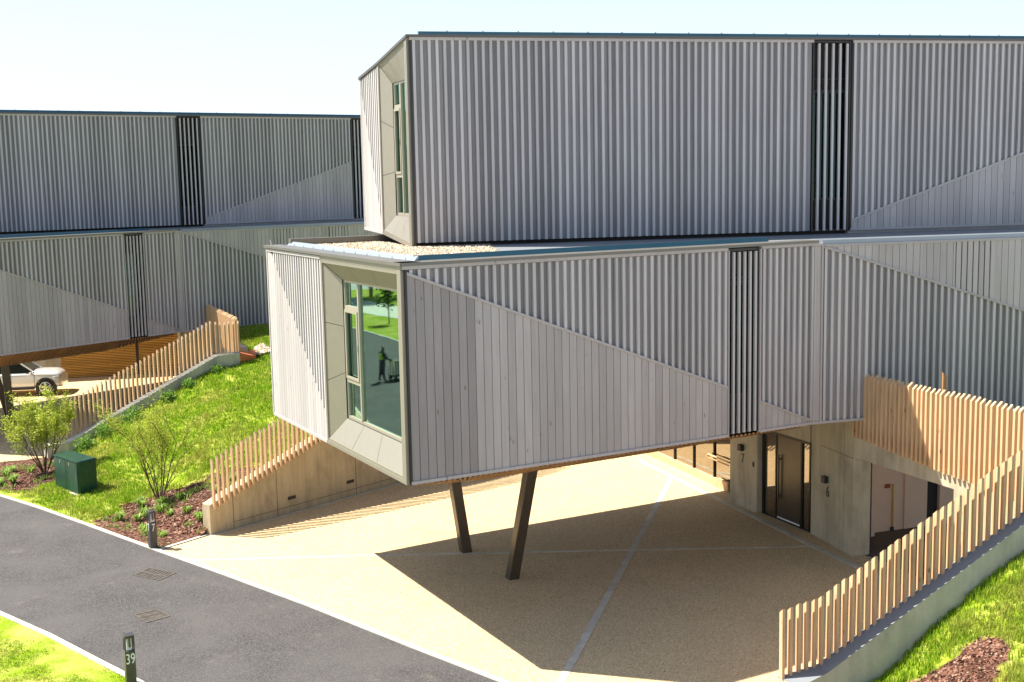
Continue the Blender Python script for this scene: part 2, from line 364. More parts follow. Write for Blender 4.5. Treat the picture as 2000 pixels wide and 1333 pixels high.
def big_window(root, F, r, so, zo, si, zi, mull, trans, k0=None):
    """so/zo: outer rect (s0,s1,z0 at s0, z0 at s1, z1 at s0, z1 at s1); si, zi inner rect"""
    w = thing_part('window', root, F(so[0], zo[0]))
    (a0, a1), (b0, b1, t0, t1) = so, zo; (c0, c1), (d0, d1) = si, zi
    q = .012
    m = MB()   # four splayed reveal panels
    O = [F(a0, b0, .05), F(a1, b1, .05), F(a1, t1, .05), F(a0, t0, .05)]; I = [F(c0, d0, -r), F(c1, d0, -r), F(c1, d1, -r), F(c0, d1, -r)]
    def sub(O0, O1, I0, I1, n):
        O0, O1, I0, I1 = map(Vector, (O0, O1, I0, I1))
        for k in range(n):
            u0, u1 = k/n, (k+1)/n-.0035
            m.poly([O0.lerp(O1, u0), O0.lerp(O1, u1), I0.lerp(I1, u1), I0.lerp(I1, u0)])
    for k, nn in ((0, 3), (1, 3), (2, 3), (3, 3)): sub(O[k], O[(k+1) % 4], I[k], I[(k+1) % 4], nn)
    m.build('reveal', 'champagne_metal', w)
    m = MB()   # thin dark sheet behind the joints
    for k in range(4):
        m.poly([O[k], O[(k+1) % 4], I[(k+1) % 4], I[k]])
    mo = m.build('reveal_joint', 'dark_metal', w)
    for v in mo.data.vertices: v.co -= Vector((*F.n, 0))*.02
    # outer frame strip
    m = MB(); e = .07
    m.fhex(F, a0-.09, a0, b0-e, b0-e, t0+e, t0+e, .0, .075); m.fhex(F, a1, a1+.07, b1-e, b1-e, t1+e, t1+e, .0, .075)
    m.fhex(F, a0, a1, b0-e, b1-e, b0, b1, .0, .07); m.fhex(F, a0, a1, t0, t1, t0+e, t1+e, .0, .07)
    m.build('outer_frame', 'champagne_metal', w)
    # casements
    m = MB(); f = .055; o0, o1 = -r-.12, -r-.03
    m.fbox(F, c0, c1, d0, d0+f*1.3, o0, o1); m.fbox(F, c0, c1, d1-f, d1, o0, o1)
    m.fbox(F, c0, c0+f, d0+f, d1-f, o0, o1); m.fbox(F, c1-f, c1, d0+f, d1-f, o0, o1)
    m.fbox(F, mull-.035, mull+.035, d0+f, d1-f, o0, o1+.01)
    for t in trans: m.fbox(F, mull+.035, c1-f, t-.045, t+.045, o0, o1+.005)
    t0_, t1_ = trans[1]+.05, trans[0]-.05
    m.fbox(F, mull+.04, mull+.1, t0_, t1_, o1, o1+.03); m.fbox(F, c1-f-.06, c1-f, t0_, t1_, o1, o1+.03)
    m.fbox(F, mull+.1, c1-f-.06, t0_, t0_+.06, o1, o1+.03); m.fbox(F, mull+.1, c1-f-.06, t1_-.06, t1_, o1, o1+.03)
    m.build('frame', 'frame_metal', w)
    m = MB(); m.fbox(F, c1-.0, c1+.05, d0-.02, d1+.02, -r-.16, -r+.0); m.fbox(F, c0-.02, c1, d1, d1+.04, -r-.16, -r-.0); m.build('inner_edge', 'dark_metal', w)
    for s0, s1, z0, z1 in ((c0+f, mull-.035, d0+f, d1-f), (mull+.035, c1-f, trans[0]+.045, d1-f), (mull+.035, c1-f, trans[1]+.045, trans[0]-.045), (mull+.035, c1-f, d0+f, trans[1]-.045)):
        m = MB(); m.fbox(F, s0, s1, z0, z1, -r-.085, -r-.075); m.build('pane', 'glass', w)
    m = MB(); hz = (trans[0]+trans[1])/2-.1; m.fbox(F, mull+.05, mull+.07, hz, hz+.14, o1+.03, o1+.05); m.build('handle', 'chrome', w)
    # room behind
    m = MB(); m.fbox(F, c0-.3, c1+.3, d0-.3, d0-.05, -r-4, -r-.16); m.fbox(F, c0-.3, c1+.3, d1+.1, d1+.3, -r-4, -r-.16)
    m.fbox(F, c0-.3, c1+.3, d0-.05, d1+.1, -r-4.2, -r-4)
    m.build('room_inside', 'room', w)
    m = MB()
    for k in range(9):
        sg = c0+.06+k*.045; m.fbox(F, sg, sg+.04, d0+.1, d1-.05, -r-.34-(k % 2)*.03, -r-.30-(k % 2)*.03)
    m.build('curtain', 'curtain', w)
    return w

def house(label, far=False, vents=((3.88, 7),), grp='timber clad apartment houses on columns'):
    root = thing('apartment_house', label, 'building', PIV, grp)
    top = cst(ZT-.11)
    # ---- solid volumes
    bl = SD.xy(9.04); back = Fr(bl, 29.396).xy(14.6); e2 = F2.xy(16)
    e3 = (e2[0]-1.8, e2[1]+9)
    keel1 = F1.xy(3.0, -2.5); keel2 = F1.xy(8.5, -2.2); kb = SD.xy(9.0, -3.2)
    ft = [F1.xy(0.02, -.03), F1.xy(8.17, -.03), F1.xy(8.17, -.4), F1.xy(9.15, -.4), F1.xy(9.15, -.03), F2.xy(-.02, -.03), F2.xy(16, -.03), e3, back, SD.xy(9.02, -.03), SD.xy(4.8, -.03), SD.xy(4.8, -.9), SD.xy(.1, -.9)]
    # body: hollow behind the window (walls only)
    m = MB(); m.prism([(p[0], p[1], ZB+.0) for p in ft], [(p[0], p[1], ZT-.02) for p in ft]); 
    # use thin floor slab + wall instead of full prism so that the rooms stay hollow
    m = MB()
    m.prism([(p[0], p[1], ZB) for p in ft], [(p[0], p[1], ZB+.3) for p in ft])
    m.prism([(p[0], p[1], ZT-.35) for p in ft], [(p[0], p[1], ZT-.03) for p in ft])
    k = len(ft)
    for i in range(k-2):
        if i in (9, 10): continue
        p, q = ft[i], ft[i+1]; m.poly([(p[0], p[1], ZB), (q[0], q[1], ZB), (q[0], q[1], ZT-.03), (p[0], p[1], ZT-.03)])
    p, q = SD.xy(.02, -.03), SD.xy(.2, -.03); m.poly([(*p, ZB), (*q, ZB), (*q, ZT-.03), (*p, ZT-.03)])
    m.build('lower_wall', 'dark_recess', root)
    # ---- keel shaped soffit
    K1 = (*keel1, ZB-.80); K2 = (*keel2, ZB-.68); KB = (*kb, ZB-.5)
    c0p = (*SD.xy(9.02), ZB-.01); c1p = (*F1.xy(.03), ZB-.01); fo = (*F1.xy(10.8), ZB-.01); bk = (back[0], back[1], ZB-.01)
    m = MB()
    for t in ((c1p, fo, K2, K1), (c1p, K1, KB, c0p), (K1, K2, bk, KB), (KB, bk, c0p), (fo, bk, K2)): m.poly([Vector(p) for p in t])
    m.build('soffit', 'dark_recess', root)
    m = MB(); kp = [(0, Vector(c1p)), (3.0, Vector(K1)), (8.5, Vector(K2)), (10.86, Vector(fo))]
    def keel(q):
        q = min(max(q, 0), 10.86)
        for (a, pa), (b, pb) in zip(kp, kp[1:]):
            if q <= b: return pa.lerp(pb, (q-a)/(b-a))
    q = .1; dn = Vector((0, 0, -.004)); dd = Vector((0, 0, -.05))
    while q < 10.6:
        e = min(.9, (10.86-q)*.4)
        p0, p1, q1, q0 = Vector(F1(q, ZB-.01)), Vector(F1(q+.065, ZB-.01)), keel(q+.065+e), keel(q+e)
        m.hexa([p0+dd, p1+dd, q1+dd, q0+dd], [p0+dn, p1+dn, q1+dn, q0+dn]); q += .125
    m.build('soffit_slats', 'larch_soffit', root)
    # ---- lower front F1
    D1 = lin(0, 7.96, 8.19, 4.83)
    clad(root, F1, 'n', 1.55, 8.16, cst(ZB+.05), lambda s: D1(s)-.03, 'flat grey boards below the diagonal')
    o = clad(root, F1, 'n', .03, 1.55, cst(ZB+.05), lambda s: D1(s)-.03, 'eight darker stained boards next to the corner')
    o.data.materials[0] = M['wood_cladding_dark']
    clad(root, F1, 'b', .03, 8.16, lambda s: D1(s)+.03, top, 'upright battens above the diagonal')
    D2 = lin(9.16, 4.40, 10.82, 3.74)
    clad(root, F1, 'n', 9.16, 10.80, cst(ZB+.05), lambda s: D2(s)-.02)
    clad(root, F1, 'b', 9.16, 10.82, lambda s: D2(s)+.02, top)
    m = MB()
    m.fhex(F1, .03, 8.16, D1(.03)-.03, D1(8.16)-.03, D1(.03)+.03, D1(8.16)+.03, 0, .085)
    m.fhex(F1, 9.16, 10.8, D2(9.16)-.02, D2(10.8)-.02, D2(9.16)+.03, D2(10.8)+.03, 0, .085)
    m.fbox(F1, 0.0, 8.17, ZB-.015, ZB+.05, -.02, .08); m.fbox(F1, 9.14, 10.85, ZB-.015, ZB+.05, -.02, .08)
    m.fbox(F1, 8.165, 8.20, ZB, ZT-.1, -.03, .08); m.fbox(F1, 9.12, 9.155, ZB, ZT-.1, -.03, .08); m.fbox(F1, 10.82, 10.87, ZB+.05, ZT-.1, 0, .075)
    m.fbox(F2, 0.01, 16, ZB-.015, ZB+.05, -.02, .08); m.fbox(F2, .17, .22, ZB+.05, ZT-.1, 0, .08)
    D3 = lin(.2, 8.02, 5.96, 6.18)
    m.fhex(F2, .2, 13.5, D3(.2)-.035, D3(13.5)-.035, D3(.2)+.025, D3(13.5)+.025, 0, .09)
    m.fbox(F2, .22, 16, ZT-.13, ZT-.07, 0, .09)
    m.build('trim', 'wood_cladding', root)
    m = MB(); m.fbox(F1, -.01, .028, ZB-.015, ZT-.1, -.02, .07); m.build('corner_strip', 'dark_metal', root)
    shutter(root, F1, 8.20, 9.12, ZB+.02, ZT-.06, 4.6, 7.2, (7.35,), 5)
    # ---- lower front F2
    clad(root, F2, 'n', .0, .165, cst(ZB+.05), top)
    clad(root, F2, 'b', .2, 13.4, cst(ZB+.05), lambda s: D3(s)-.035, None)
    segs = []; cur = .22
    for vs, nv in vents:
        segs.append((cur, vs)); cur = vs+nv*.165
        vm = MB(); boards(vm, F2, vs+.03, vs+nv*.165, lambda s: D3(s)+.025, cst(ZT-.13), pitch=.165, gap=.034)
        bb = MB(); bb.fhex(F2, vs, vs+nv*.165, D3(vs)+.03, D3(vs+nv*.165)+.03, ZT-.13, ZT-.13, -.03, .008); bb.build('vent_back', 'dark_recess', root)
        vm.build('vent', 'wood_cladding', root)
    segs.append((cur, 15.9))
    for a, b in segs: clad(root, F2, 'n', a, b, lambda s: D3(s)+.025, cst(ZT-.13))
    # ---- lower side SD
    DS = lin(8.72, 8.04, 4.80, 4.30); topS = cst(ZT-.12)
    clad(root, SD, 'n', 4.80, 9.02, cst(ZB+.05), lambda s: min(DS(s), ZT-.12), 'flat pale boards on the end wall', o1=.065)
    clad(root, SD, 'b', 4.80, 9.0, lambda s: DS(s), topS, 'battens on the end wall', off=.02, pitch=.18)
    m = MB(); m.fbox(SD, 4.8, 9.06, ZT-.12, ZT-.05, -.01, .085); m.fbox(SD, 4.8, 9.06, ZB-.02, ZB+.05, -.02, .08); m.fbox(SD, 9.0, 9.06, ZB, ZT-.05, -.02, .08)
    m.build('trim', 'wood_cladding', root)
    m = MB(); m.fbox(SD, 0.0, 4.78, ZB-.02, ZB+.06, -.02, .08); m.fbox(SD, -.0, .13, ZB+.06, ZT-.11, -.02, .078); m.fbox(SD, 0.0, 4.78, ZT-.13, ZT-.0, -.02, .075)
    m.build('edge_frame', 'champagne_metal', root)
    big_window(root, SD, .2, (.2, 4.7), (ZB+.12, ZB+.12, ZT-.2, ZT-.2), (.85, 4.12), (4.33, 7.56), 3.22, (6.93, 5.24))
    # ---- lower roof and coping
    ro = [F1.xy(-.02, .1), F1.xy(10.86, .1), F2.xy(16, .1), e3, back, SD.xy(9.1, .1), SD.xy(0, .12)]
    m = MB(); rp = [F1.xy(.0, -.2), F1.xy(10.86, -.2), F2.xy(16, -.2), e3, back, SD.xy(9.0, -.2)]
    m.prism([(p[0], p[1], ZT-.02) for p in rp], [(p[0], p[1], ZT+.02) for p in rp]); m.build('lower_roof', 'membrane', root)
    m = MB()
    for F, a, b in ((F1, -.09, 10.9), (SD, -.09, 9.12)):
        m.fbox(F, a, b, ZT-.03, ZT+.035, -.34, .12)
    m.build('coping', 'coping_metal', root)
    m = MB()
    m.fbox(F1, -.05, 8.15, ZT-.10, ZT-.032, -.02, .09); m.fbox(F1, 9.15, 10.88, ZT-.10, ZT-.032, -.02, .09); m.fbox(F2, 0, .2, ZT-.10, ZT-.032, -.02, .09)
    m.build('fascia', 'wood_cladding', root)
    m = MB()
    def ups(F, a, b, z0, z1, o0, o1, a2=None, b2=None):   # upstand with a sloping outer face
        m.hexa([F(a, z0, o0), F(b, z0, o0), F(b, z0, o1), F(a, z0, o1)], [F(a, z1, o0), F(b, z1, o0), F(b, z1, o1-.09), F(a, z1, o1-.09)])
    ups(F1, .45, 9.75, ZT+.035, ZT+.135, -.5, -.36); m.build('upstand', 'zinc_sky_tone', root)
    m = MB(); ups(SD, .3, 8.6, ZT+.035, ZT+.13, -.46, -.36); m.build('upstand', 'zinc_lit_tone', root)
    Fb = Fr(SD.xy(8.6, -.4), 29.396, flip=True)
    m = MB(); m.fbox(Fb, 0, 9, ZT+.02, ZT+.2, -.18, 0); m.build('upstand', 'coping_metal', root)
    m = MB(); m.fbox(F2, .2, 16, ZT-.07, ZT+.03, -.4, .05); m.build('coping', 'zinc_lit_tone', root)
    # ---- upper volume
    e4 = UP.xy(26); e5 = UP.xy(26, -6); ub = (UF[0]+UP.d[0]*5, UF[1]+UP.d[1]*5)
    um = [(UP.xy(.03, -.03), UB, UT), (UP.xy(10.58, -.03), UB, UT), (UP.xy(10.58, -.4), UB, UT), (UP.xy(11.7, -.4), UB, UT), (UP.xy(11.7, -.03), UB, UT), (UP.xy(19.48, -.03), UB, UT), (UP.xy(19.48, -.4), UB, UT), (UP.xy(20.55, -.4), UB, UT), (UP.xy(20.55, -.03), UB, UT),
          (e4, UB, UT), (e5, UB+.2, UT-.6), (US.xy(4.52, -.03), 8.45, 12.58), (US.xy(2.7, -.03), 8.35, 12.8), (US.xy(2.7, -.8), 8.35, 12.8), (US.xy(.1, -.8), 8.2, 13.1)]
    m = MB(); k = len(um)
    m.prism([(p[0], p[1], a+.02) for p, a, b in um], [(p[0], p[1], a+.3) for p, a, b in um])
    m.prism([(p[0], p[1], b-.4) for p, a, b in um], [(p[0], p[1], b-.04) for p, a, b in um])
    for i in range(k-1):
        if i in (12, 13): continue
        p, a, b = um[i]; q, c_, d_ = um[i+1]; m.poly([(*p, a), (*q, c_), (*q, d_-.04), (*p, b-.04)])
    m.build('upper_wall', 'dark_recess', root)
    zt = cst(UT-.1)
    clad(root, UP, 'b', .04, 10.56, cst(UB), zt, 'upright battens of the upper floor', off=.03)
    D4 = lin(11.78, 8.52, 16.93, 10.22)
    clad(root, UP, 'n', 11.74, 19.44, cst(UB+.04), lambda s: D4(s)-.03)
    clad(root, UP, 'b', 11.72, 19.44, lambda s: D4(s)+.03, zt, None, off=.02)
    clad(root, UP, 'b', 20.6, 26, cst(UB), zt)
    m = MB(); m.fhex(UP, 11.72, 19.44, D4(11.72)-.03, D4(19.44)-.03, D4(11.72)+.03, D4(19.44)+.03, 0, .085)
    m.fbox(UP, 11.7, 19.46, UB-.02, UB+.04, -.02, .08); m.fbox(UP, 0, 10.58, UT-.1, UT-.03, -.02, .08); m.fbox(UP, 11.7, 19.46, UT-.1, UT-.03, -.02, .08); m.fbox(UP, 20.55, 26, UT-.1, UT-.03, -.02, .08)
    m.build('trim', 'wood_cladding', root)
    m = MB(); m.fbox(UP, -.01, .03, 8.12, UT-.1, -.02, .07); m.build('corner_strip', 'dark_metal', root)
    for q0, q1 in ((11.68, 11.72), (19.44, 19.5)):
        m = MB(); m.fbox(UP, q0, q1, UB, UT-.05, -.3, .065); m.build('corner_strip', 'dark_metal', root)
    shutter(root, UP, 10.58, 11.68, UB-.02, UT-.04, 9.1, 11.85, (11.9, 12.2), 5)
    shutter(root, UP, 19.50, 20.55, UB-.02, UT-.04, 9.1, 11.85, (11.9, 12.2), 5)
    m = MB(); m.fbox(UP, .05, 11.68, 8.10, UB, -.5, -.18); m.build('plinth', 'dark_recess', root)
    m = MB(); m.fbox(UP, 11.69, 26, 7.98, UB-.02, -.5, -.03); m.build('plinth', 'wood_cladding', root)
    # upper end wall: timber part and window
    zbS = lambda s: 8.14+.10*s if s < 2.62 else 8.40+.03*(s-2.62)
    ztS = lambda s: UT-.155*s if s < 2.62 else 12.81-.12*(s-2.62)
    DU = lin(4.5, 12.35, 2.70, 8.60)
    clad(root, US, 'n', 2.68, 4.54, lambda s: zbS(s)+.05, lambda s: min(DU(s), ztS(s)-.06), 'flat pale boards on the upper end wall', o1=.065)
    clad(root, US, 'b', 2.68, 4.52, lambda s: max(DU(s), zbS(s)), lambda s: ztS(s)-.05, None, off=.02)
    m = MB(); m.fhex(US, 2.66, 4.56, zbS(2.66)-.02, zbS(4.56)-.02, zbS(2.66)+.05, zbS(4.56)+.05, -.02, .08); m.fhex(US, 4.5, 4.56, 8.42, 8.42, 12.55, 12.55, -.02, .075); m.build('trim', 'wood_cladding', root)
    m = MB(); m.fhex(US, 0, 2.66, 8.12, 8.38, 8.22, 8.46, -.02, .075); m.fhex(US, 0, .12, 8.2, 8.2, UT-.05, UT-.07, -.02, .072); m.build('edge_frame', 'champagne_metal', root)
    big_window(root, US, .12, (.18, 2.58), (8.26, 8.50, UT-.12, UT-.46), (.48, 1.98), (8.88, 12.26), 1.36, (11.65, 9.9))
    m = MB()
    m.fbox(UP, -.08, 26, UT-.03, UT+.03, -.3, .12); m.fhex(US, -.08, 2.62, UT-.04, 12.78, UT+.03, 12.85, -.3, .10); m.fhex(US, 2.62, 4.6, 12.78, 12.54, 12.85, 12.61, -.3, .10)
    m.build('coping', 'coping_dark', root)
    m = MB(); rp = [(UP.xy(.02, -.2), UT), (UP.xy(26, -.2), UT), (e5, UT-.6), (US.xy(4.5, -.2), 12.58)]
    m.prism([(*p, z-.05) for p, z in rp], [(*p, z) for p, z in rp]); m.build('upper_roof', 'membrane', root)
    m = MB(); ups(UP, .3, 26, UT+.03, UT+.16, -.5, -.3); m.build('upstand', 'zinc_sky_tone', root)
    # bolts on the copings
    m = MB()
    for k in range(18): m.fbox(UP, 1+k*.9, 1.03+k*.9, UT+.16, UT+.185, -.42, -.40)
    for k in range(12): m.fbox(SD, .6+k*.72, .62+k*.72, ZT+.04, ZT+.09, -.31, -.30)
    m.build('fixing_pins', 'zinc_lit_tone', root)
    return root

def column(root, foot, top, w=.27, rot=20):
    m = MB(); c, s = math.cos(R(rot))*w/2, math.sin(R(rot))*w/2
    off = [(-c+s, -s-c), (c+s, s-c), (c-s, s+c), (-c-s, -s+c)]
    m.hexa([(foot[0]+a, foot[1]+b, foot[2]) for a, b in off], [(top[0]+a, top[1]+b, top[2]) for a, b in off])
    return m.build('column', 'column_metal', root, bevel=.012)
def ext(foot, p, z):
    u = (z-foot[2])/(p[2]-foot[2]); return tuple(foot[i]+(p[i]-foot[i])*u for i in range(3))

# ---------------- near house
A = house('near grey timber clad house raised on two slanting columns over the driveway', vents=((3.88, 7), (8.2, 7)))
f, p = (-.11, 29.46, 0), (.37, 29.0, 2.75); column(A, f, ext(f, p, 3.5), rot=24)
f, p = (-1.33, 31.73, 0), (-1.58, 31.7, 1.9); column(A, f, ext(f, p, 3.5), rot=24)
# ground floor walls, in the near house
W6 = Fr((8.06, 32.8), to=(8.61, 30.69)); W7 = Fr((6.47, 36.24), to=(7.01, 34.9)); DR = Fr((7.12, 35.0), to=(8.05, 32.85))
GL = Fr((4.2, 44.3), to=(6.48, 37.93))
m = MB(); m.fbox(W6, 0, W6.len, 0, 2.55, -.5, 0); 
m.fbox(W6, 0, W6.len, 2.55, 3.66, -.5, 0); m.fbox(DR, .06, 2.34, 2.53, 3.66, -.4, .03)
m.build('concrete_wall', 'concrete', A)
m = MB(); m.fbox(W7, 0, W7.len, 0, 3.66, -.6, 0); m.build('concrete_wall', 'concrete', A)
m = MB(); m.fbox(W7, -.005, W7.len-.2, 2.9, 2.912, 0, .003); m.fbox(W6, 1.72, 1.727, 0, 3.6, 0, .003); m.fbox(W6, .5, W6.len, 2.555, 2.57, 0, .003); m.build('shutter_joint', 'coping_dark', A)
# opening beside wall six: jamb, lintel beam, entrance recess
BEd = np.array([.372, -.928]); BE = Fr((8.61, 30.69), to=(8.61+BEd[0]*7.6, 30.69+BEd[1]*7.6))
m = MB(); m.fhex(BE, 0.002, 7.6, 2.6, 2.6, 3.42, 3.42, -.45, 0); m.build('beam', 'concrete', A)
m = MB(); m.fbox(BE, 3.62, 7.6, 0, 2.6, -.45, 0); m.build('concrete_wall', 'concrete', A)
# recess behind the beam
RB = Fr((9.2, 32.5), to=(13.2, 33.95))   # back wall
m = MB(); m.fbox(RB, .0, .42, 0, 2.9, -.2, 0.28); m.fbox(RB, .42, 1.55, 0, 2.9, -.2, 0); m.fbox(RB, 1.55, 2.3, .02, 2.9, -.2, .05); m.fbox(RB, 2.72, 5, 0, 2.9, -.2, .05)
m.build('lobby_wall', 'plaster', A)
m = MB(); m.fbox(RB, 2.3, 2.72, 0, 2.9, -1.2, -.05); m.build('dark_opening', 'dark_recess', A)
m = MB(); m.fbox(RB, -.6, .0, 0, 2.6, -.3, .22); m.build('dark_opening', 'dark_recess', A)
m = MB(); m.fbox(RB, 1.16, 1.2, .14, 1.32, .0, .05); m.build('warm_bar', 'warm_bar', A)  # bright warm bar standing in for a lit reflection on the door handle
m = MB(); m.fbox(RB, .92, 1.08, 1.22, 1.33, .0, .05); m.build('alarm_box', 'red_plastic', A, bevel=.01)
m = MB(); m.fbox(RB, 1.13, 1.21, .0, .12, .0, .06); m.build('door_stop', 'black_box', A)
m = MB(); m.fbox(RB, .12, .2, 1.0, 1.5, .28, .32); m.fbox(RB, 2.8, 2.86, 1.3, 1.6, .05, .08); m.build('door_closer', 'black_box', A)
m = MB(); m.prism([(8.3, 32.4, .0), (9.2, 30.6, 0), (11.3, 24, 0), (15, 24, 0), (15, 35, 0), (9, 33, 0)], [(8.3, 32.4, .008), (9.2, 30.6, .008), (11.3, 24, .008), (15, 24, .008), (15, 35, .008), (9, 33, .008)]); m.build('lobby_floor', 'floor_dark', A)
m = MB(); m.fbox(Fr((8.62, 30.72), to=(9.2, 31.02)), .55, .62, 0, 2.58, -.1, .02); m.build('door_jamb', 'black_box', A)
# the front door, set between walls six and seven
dr = thing_part('door', A, (7.6, 33.9, 0))
m = MB(); m.fbox(DR, .10, .16, 0, 2.5, -.12, 0); m.fbox(DR, .74, .79, 0, 2.46, -.1, .01); m.fbox(DR, 1.90, 1.96, 0, 2.46, -.1, .01); m.fbox(DR, 2.28, 2.34, 0, 2.46, -.1, 0); m.fbox(DR, .1, 2.34, 2.44, 2.52, -.11, .005); m.fbox(DR, .1, 2.34, -.0, .04, -.12, -.005)
m.build('frame', 'dark_metal', dr)
m = MB(); m.fbox(DR, .80, 1.89, .05, 2.43, -.07, -.015); m.build('leaf', 'column_metal', dr)
for a, b in ((.16, .74), (1.96, 2.28)):
    m = MB(); m.fbox(DR, a, b, .05, 2.43, -.06, -.04); m.build('pane', 'door_glass', dr)
m = MB(); m.fbox(DR, .93, .97, .6, 1.9, .03, .07); m.fbox(DR, .935, .965, .7, .74, -.01, .03); m.fbox(DR, .935, .965, 1.76, 1.8, -.01, .03); m.build('handle', 'column_metal', dr)
m = MB(); m.fbox(DR, .84, 1.88, .06, .10, -.012, .0); m.build('kick_strip', 'white_paint', dr)
m = MB(); m.fbox(DR, -.3, 2.6, 0, 3.2, -1.6, -1.5); m.build('hall_inside', 'room', dr)
# glazed wall at the back of the driveway
gz = thing_part('glazed_wall', A, (5.5, 41, 0)); GLn = GL.len
m = MB(); m.fbox(GL, -2, GLn-.15, .0, .24, -.1, .06); m.build('sill', 'larch', gz)
m = MB(); m.fbox(GL, -2, GLn, .24, 2.9, -.14, -.13)
m = MB()
for k in range(7):
    a = GLn-.5-k*1.36
    m.fbox(GL, a, a+.04, .24, 2.9, -.08, .0)
m.build('mullion', 'dark_metal', gz)
m = MB(); m.fbox(GL, -2, GLn+.6, .24, 3.4, -.07, -.05); m.build('pane', 'door_glass', gz)
m = MB(); m.fbox(GL, -2, GLn+.6, .0, 3.4, -.5, -.45); m.build('inner_blind', 'plaster', gz)
m = MB(); m.fbox(GL, GLn-.75, GLn+.6, .93, .97, .05, .09); m.fbox(GL, GLn-.75, GLn+.6, .83, .86, .05, .09); m.fbox(GL, GLn-.75, GLn-.72, .83, .97, -.0, .09); m.build('handrail', 'larch', gz)
m = MB(); m.fbox(GL, GLn-.12, GLn+.6, .0, .3, -.0, .1); m.build('bench_box', 'larch', gz)
# wall lamps, numbers, intercom
def text_obj(body, size, F, s, z, o, mat, parent, name='house_number', depth=.006, sx=1.0):
    cu = bpy.data.curves.new(name, 'FONT'); cu.body = body; cu.size = size; cu.extrude = depth; cu.align_x = 'CENTER'; cu.align_y = 'CENTER'
    tmp = bpy.data.objects.new(name, cu); COL.objects.link(tmp); bpy.context.view_layer.update()
    me = bpy.data.meshes.new_from_object(tmp.evaluated_get(bpy.context.evaluated_depsgraph_get())); bpy.data.objects.remove(tmp)
    me.name = name; me.materials.clear(); me.materials.append(M[mat])
    ob = bpy.data.objects.new(name, me); COL.objects.link(ob)
    # text x must run to the viewer's right, seen from the outside: along F.d when n = (d.y,-d.x)
    d, n = Vector((*F.d, 0)), Vector((*F.n, 0)); xr = Vector((0, 0, 1)).cross(n)
    mt = Matrix((xr*sx, Vector((0, 0, 1)), n)).transposed().to_4x4(); mt.translation = Vector(F(s, z, o))-parent_origin(parent)
    ob.parent = parent; ob.matrix_local = mt
    return ob
for F, s, z in ((W7, W7.len-.78, 1.8), (W6, W6.len-1.33, 1.71)):
    m = MB(); m.fbox(F, s-.09, s+.09, z-.09, z+.09, 0, .13); m.build('wall_lamp', 'black_box', A, bevel=.008)
text_obj('7', .42, W7, W7.len-.75, 1.46, .012, 'black_box', A, sx=.8)
text_obj('6', .42, W6, W6.len-1.26, 1.38, .012, 'black_box', A, sx=.8)
m = MB(); m.fbox(W7, W7.len-.21, W7.len-.15, 1.35, 1.49, 0, .03); m.build('intercom', 'black_box', A)

# ---------------- far house: the same type, turned about 22 degrees, 33 m away
B = house('far grey timber clad house behind the grass bank, garage doors beneath', far=True, vents=((4.62, 7), (7.50, 7)))
TH = .38188
f = None
def inv2(px, py):   # world ground point -> far house's own frame
    c, s = math.cos(TH), math.sin(TH); x, y = px-7+21.93, py-30-24.08
    return (7+c*x+s*y, 30-s*x+c*y)
for fx, fy, tx, ty in ((-20.75, 50.3, -20.9, 50.3), (-21.0, 50.9, -21.65, 50.5)):
    a, b = inv2(fx, fy), inv2(tx, ty); column(B, (*a, .3), (*b, 3.5), .3, rot=5)
# its ground floor (world coordinates turned into the house's frame)
class FrB(Fr):
    def __init__(s, a, b): super().__init__(inv2(*a), to=inv2(*b))
BK = FrB((-30, 61.08), (-16.0, 64.57)); BS = FrB((-16.3, 64.5), (-13.70, 55.32))
m = MB(); m.fbox(BK, 0, 7.0, .3, 4.0, -.4, 0); m.fbox(BK, 7.0, 14.4, 2.9, 4.0, -.4, 0); m.fbox(BK, 12.95, 14.4, .3, 2.9, -.4, 0); m.build('concrete_wall', 'concrete', B)
m = MB(); m.fbox(BS, 0, BS.len, .3, 3.9, -.4, 0); m.build('concrete_wall', 'concrete', B)
m = MB(); m.fbox(BK, 6.0, 6.35, .3, 3.6, 0, .03); m.build('drain_recess', 'concrete_pale', B)
for a, b in ((7.03, 10.75), (10.9, 12.9)):
    g = thing_part('garage_door', B, BK(a, .3)); m = MB(); z = .36
    while z < 2.85: m.fbox(BK, a, b, z, z+.05, -.05, 0); z += .085
    m.build('slats', 'larch_amber', g)
    m = MB(); m.fbox(BK, a, b, .32, 2.9, -.1, -.06); m.build('leaf', 'dark_recess', g)
m = MB(); m.fbox(BK, 10.75, 10.9, .3, 2.9, -.2, -.0); m.build('post', 'dark_metal', B)
m = MB(); m.fbox(BK, 12.9, 13.02, .3, 2.9, 0, .12); m.build('downpipe', 'white_paint', B)
BB = FrB((-13.70, 55.32), (-11.0, 49.2))
m = MB(); m.fbox(BB, 0, BB.len, 2.75, 3.55, -.4, 0); m.build('beam', 'concrete', B)
B.location = (7-21.93, 30+24.08, -.32); B.rotation_euler = (0, 0, TH)

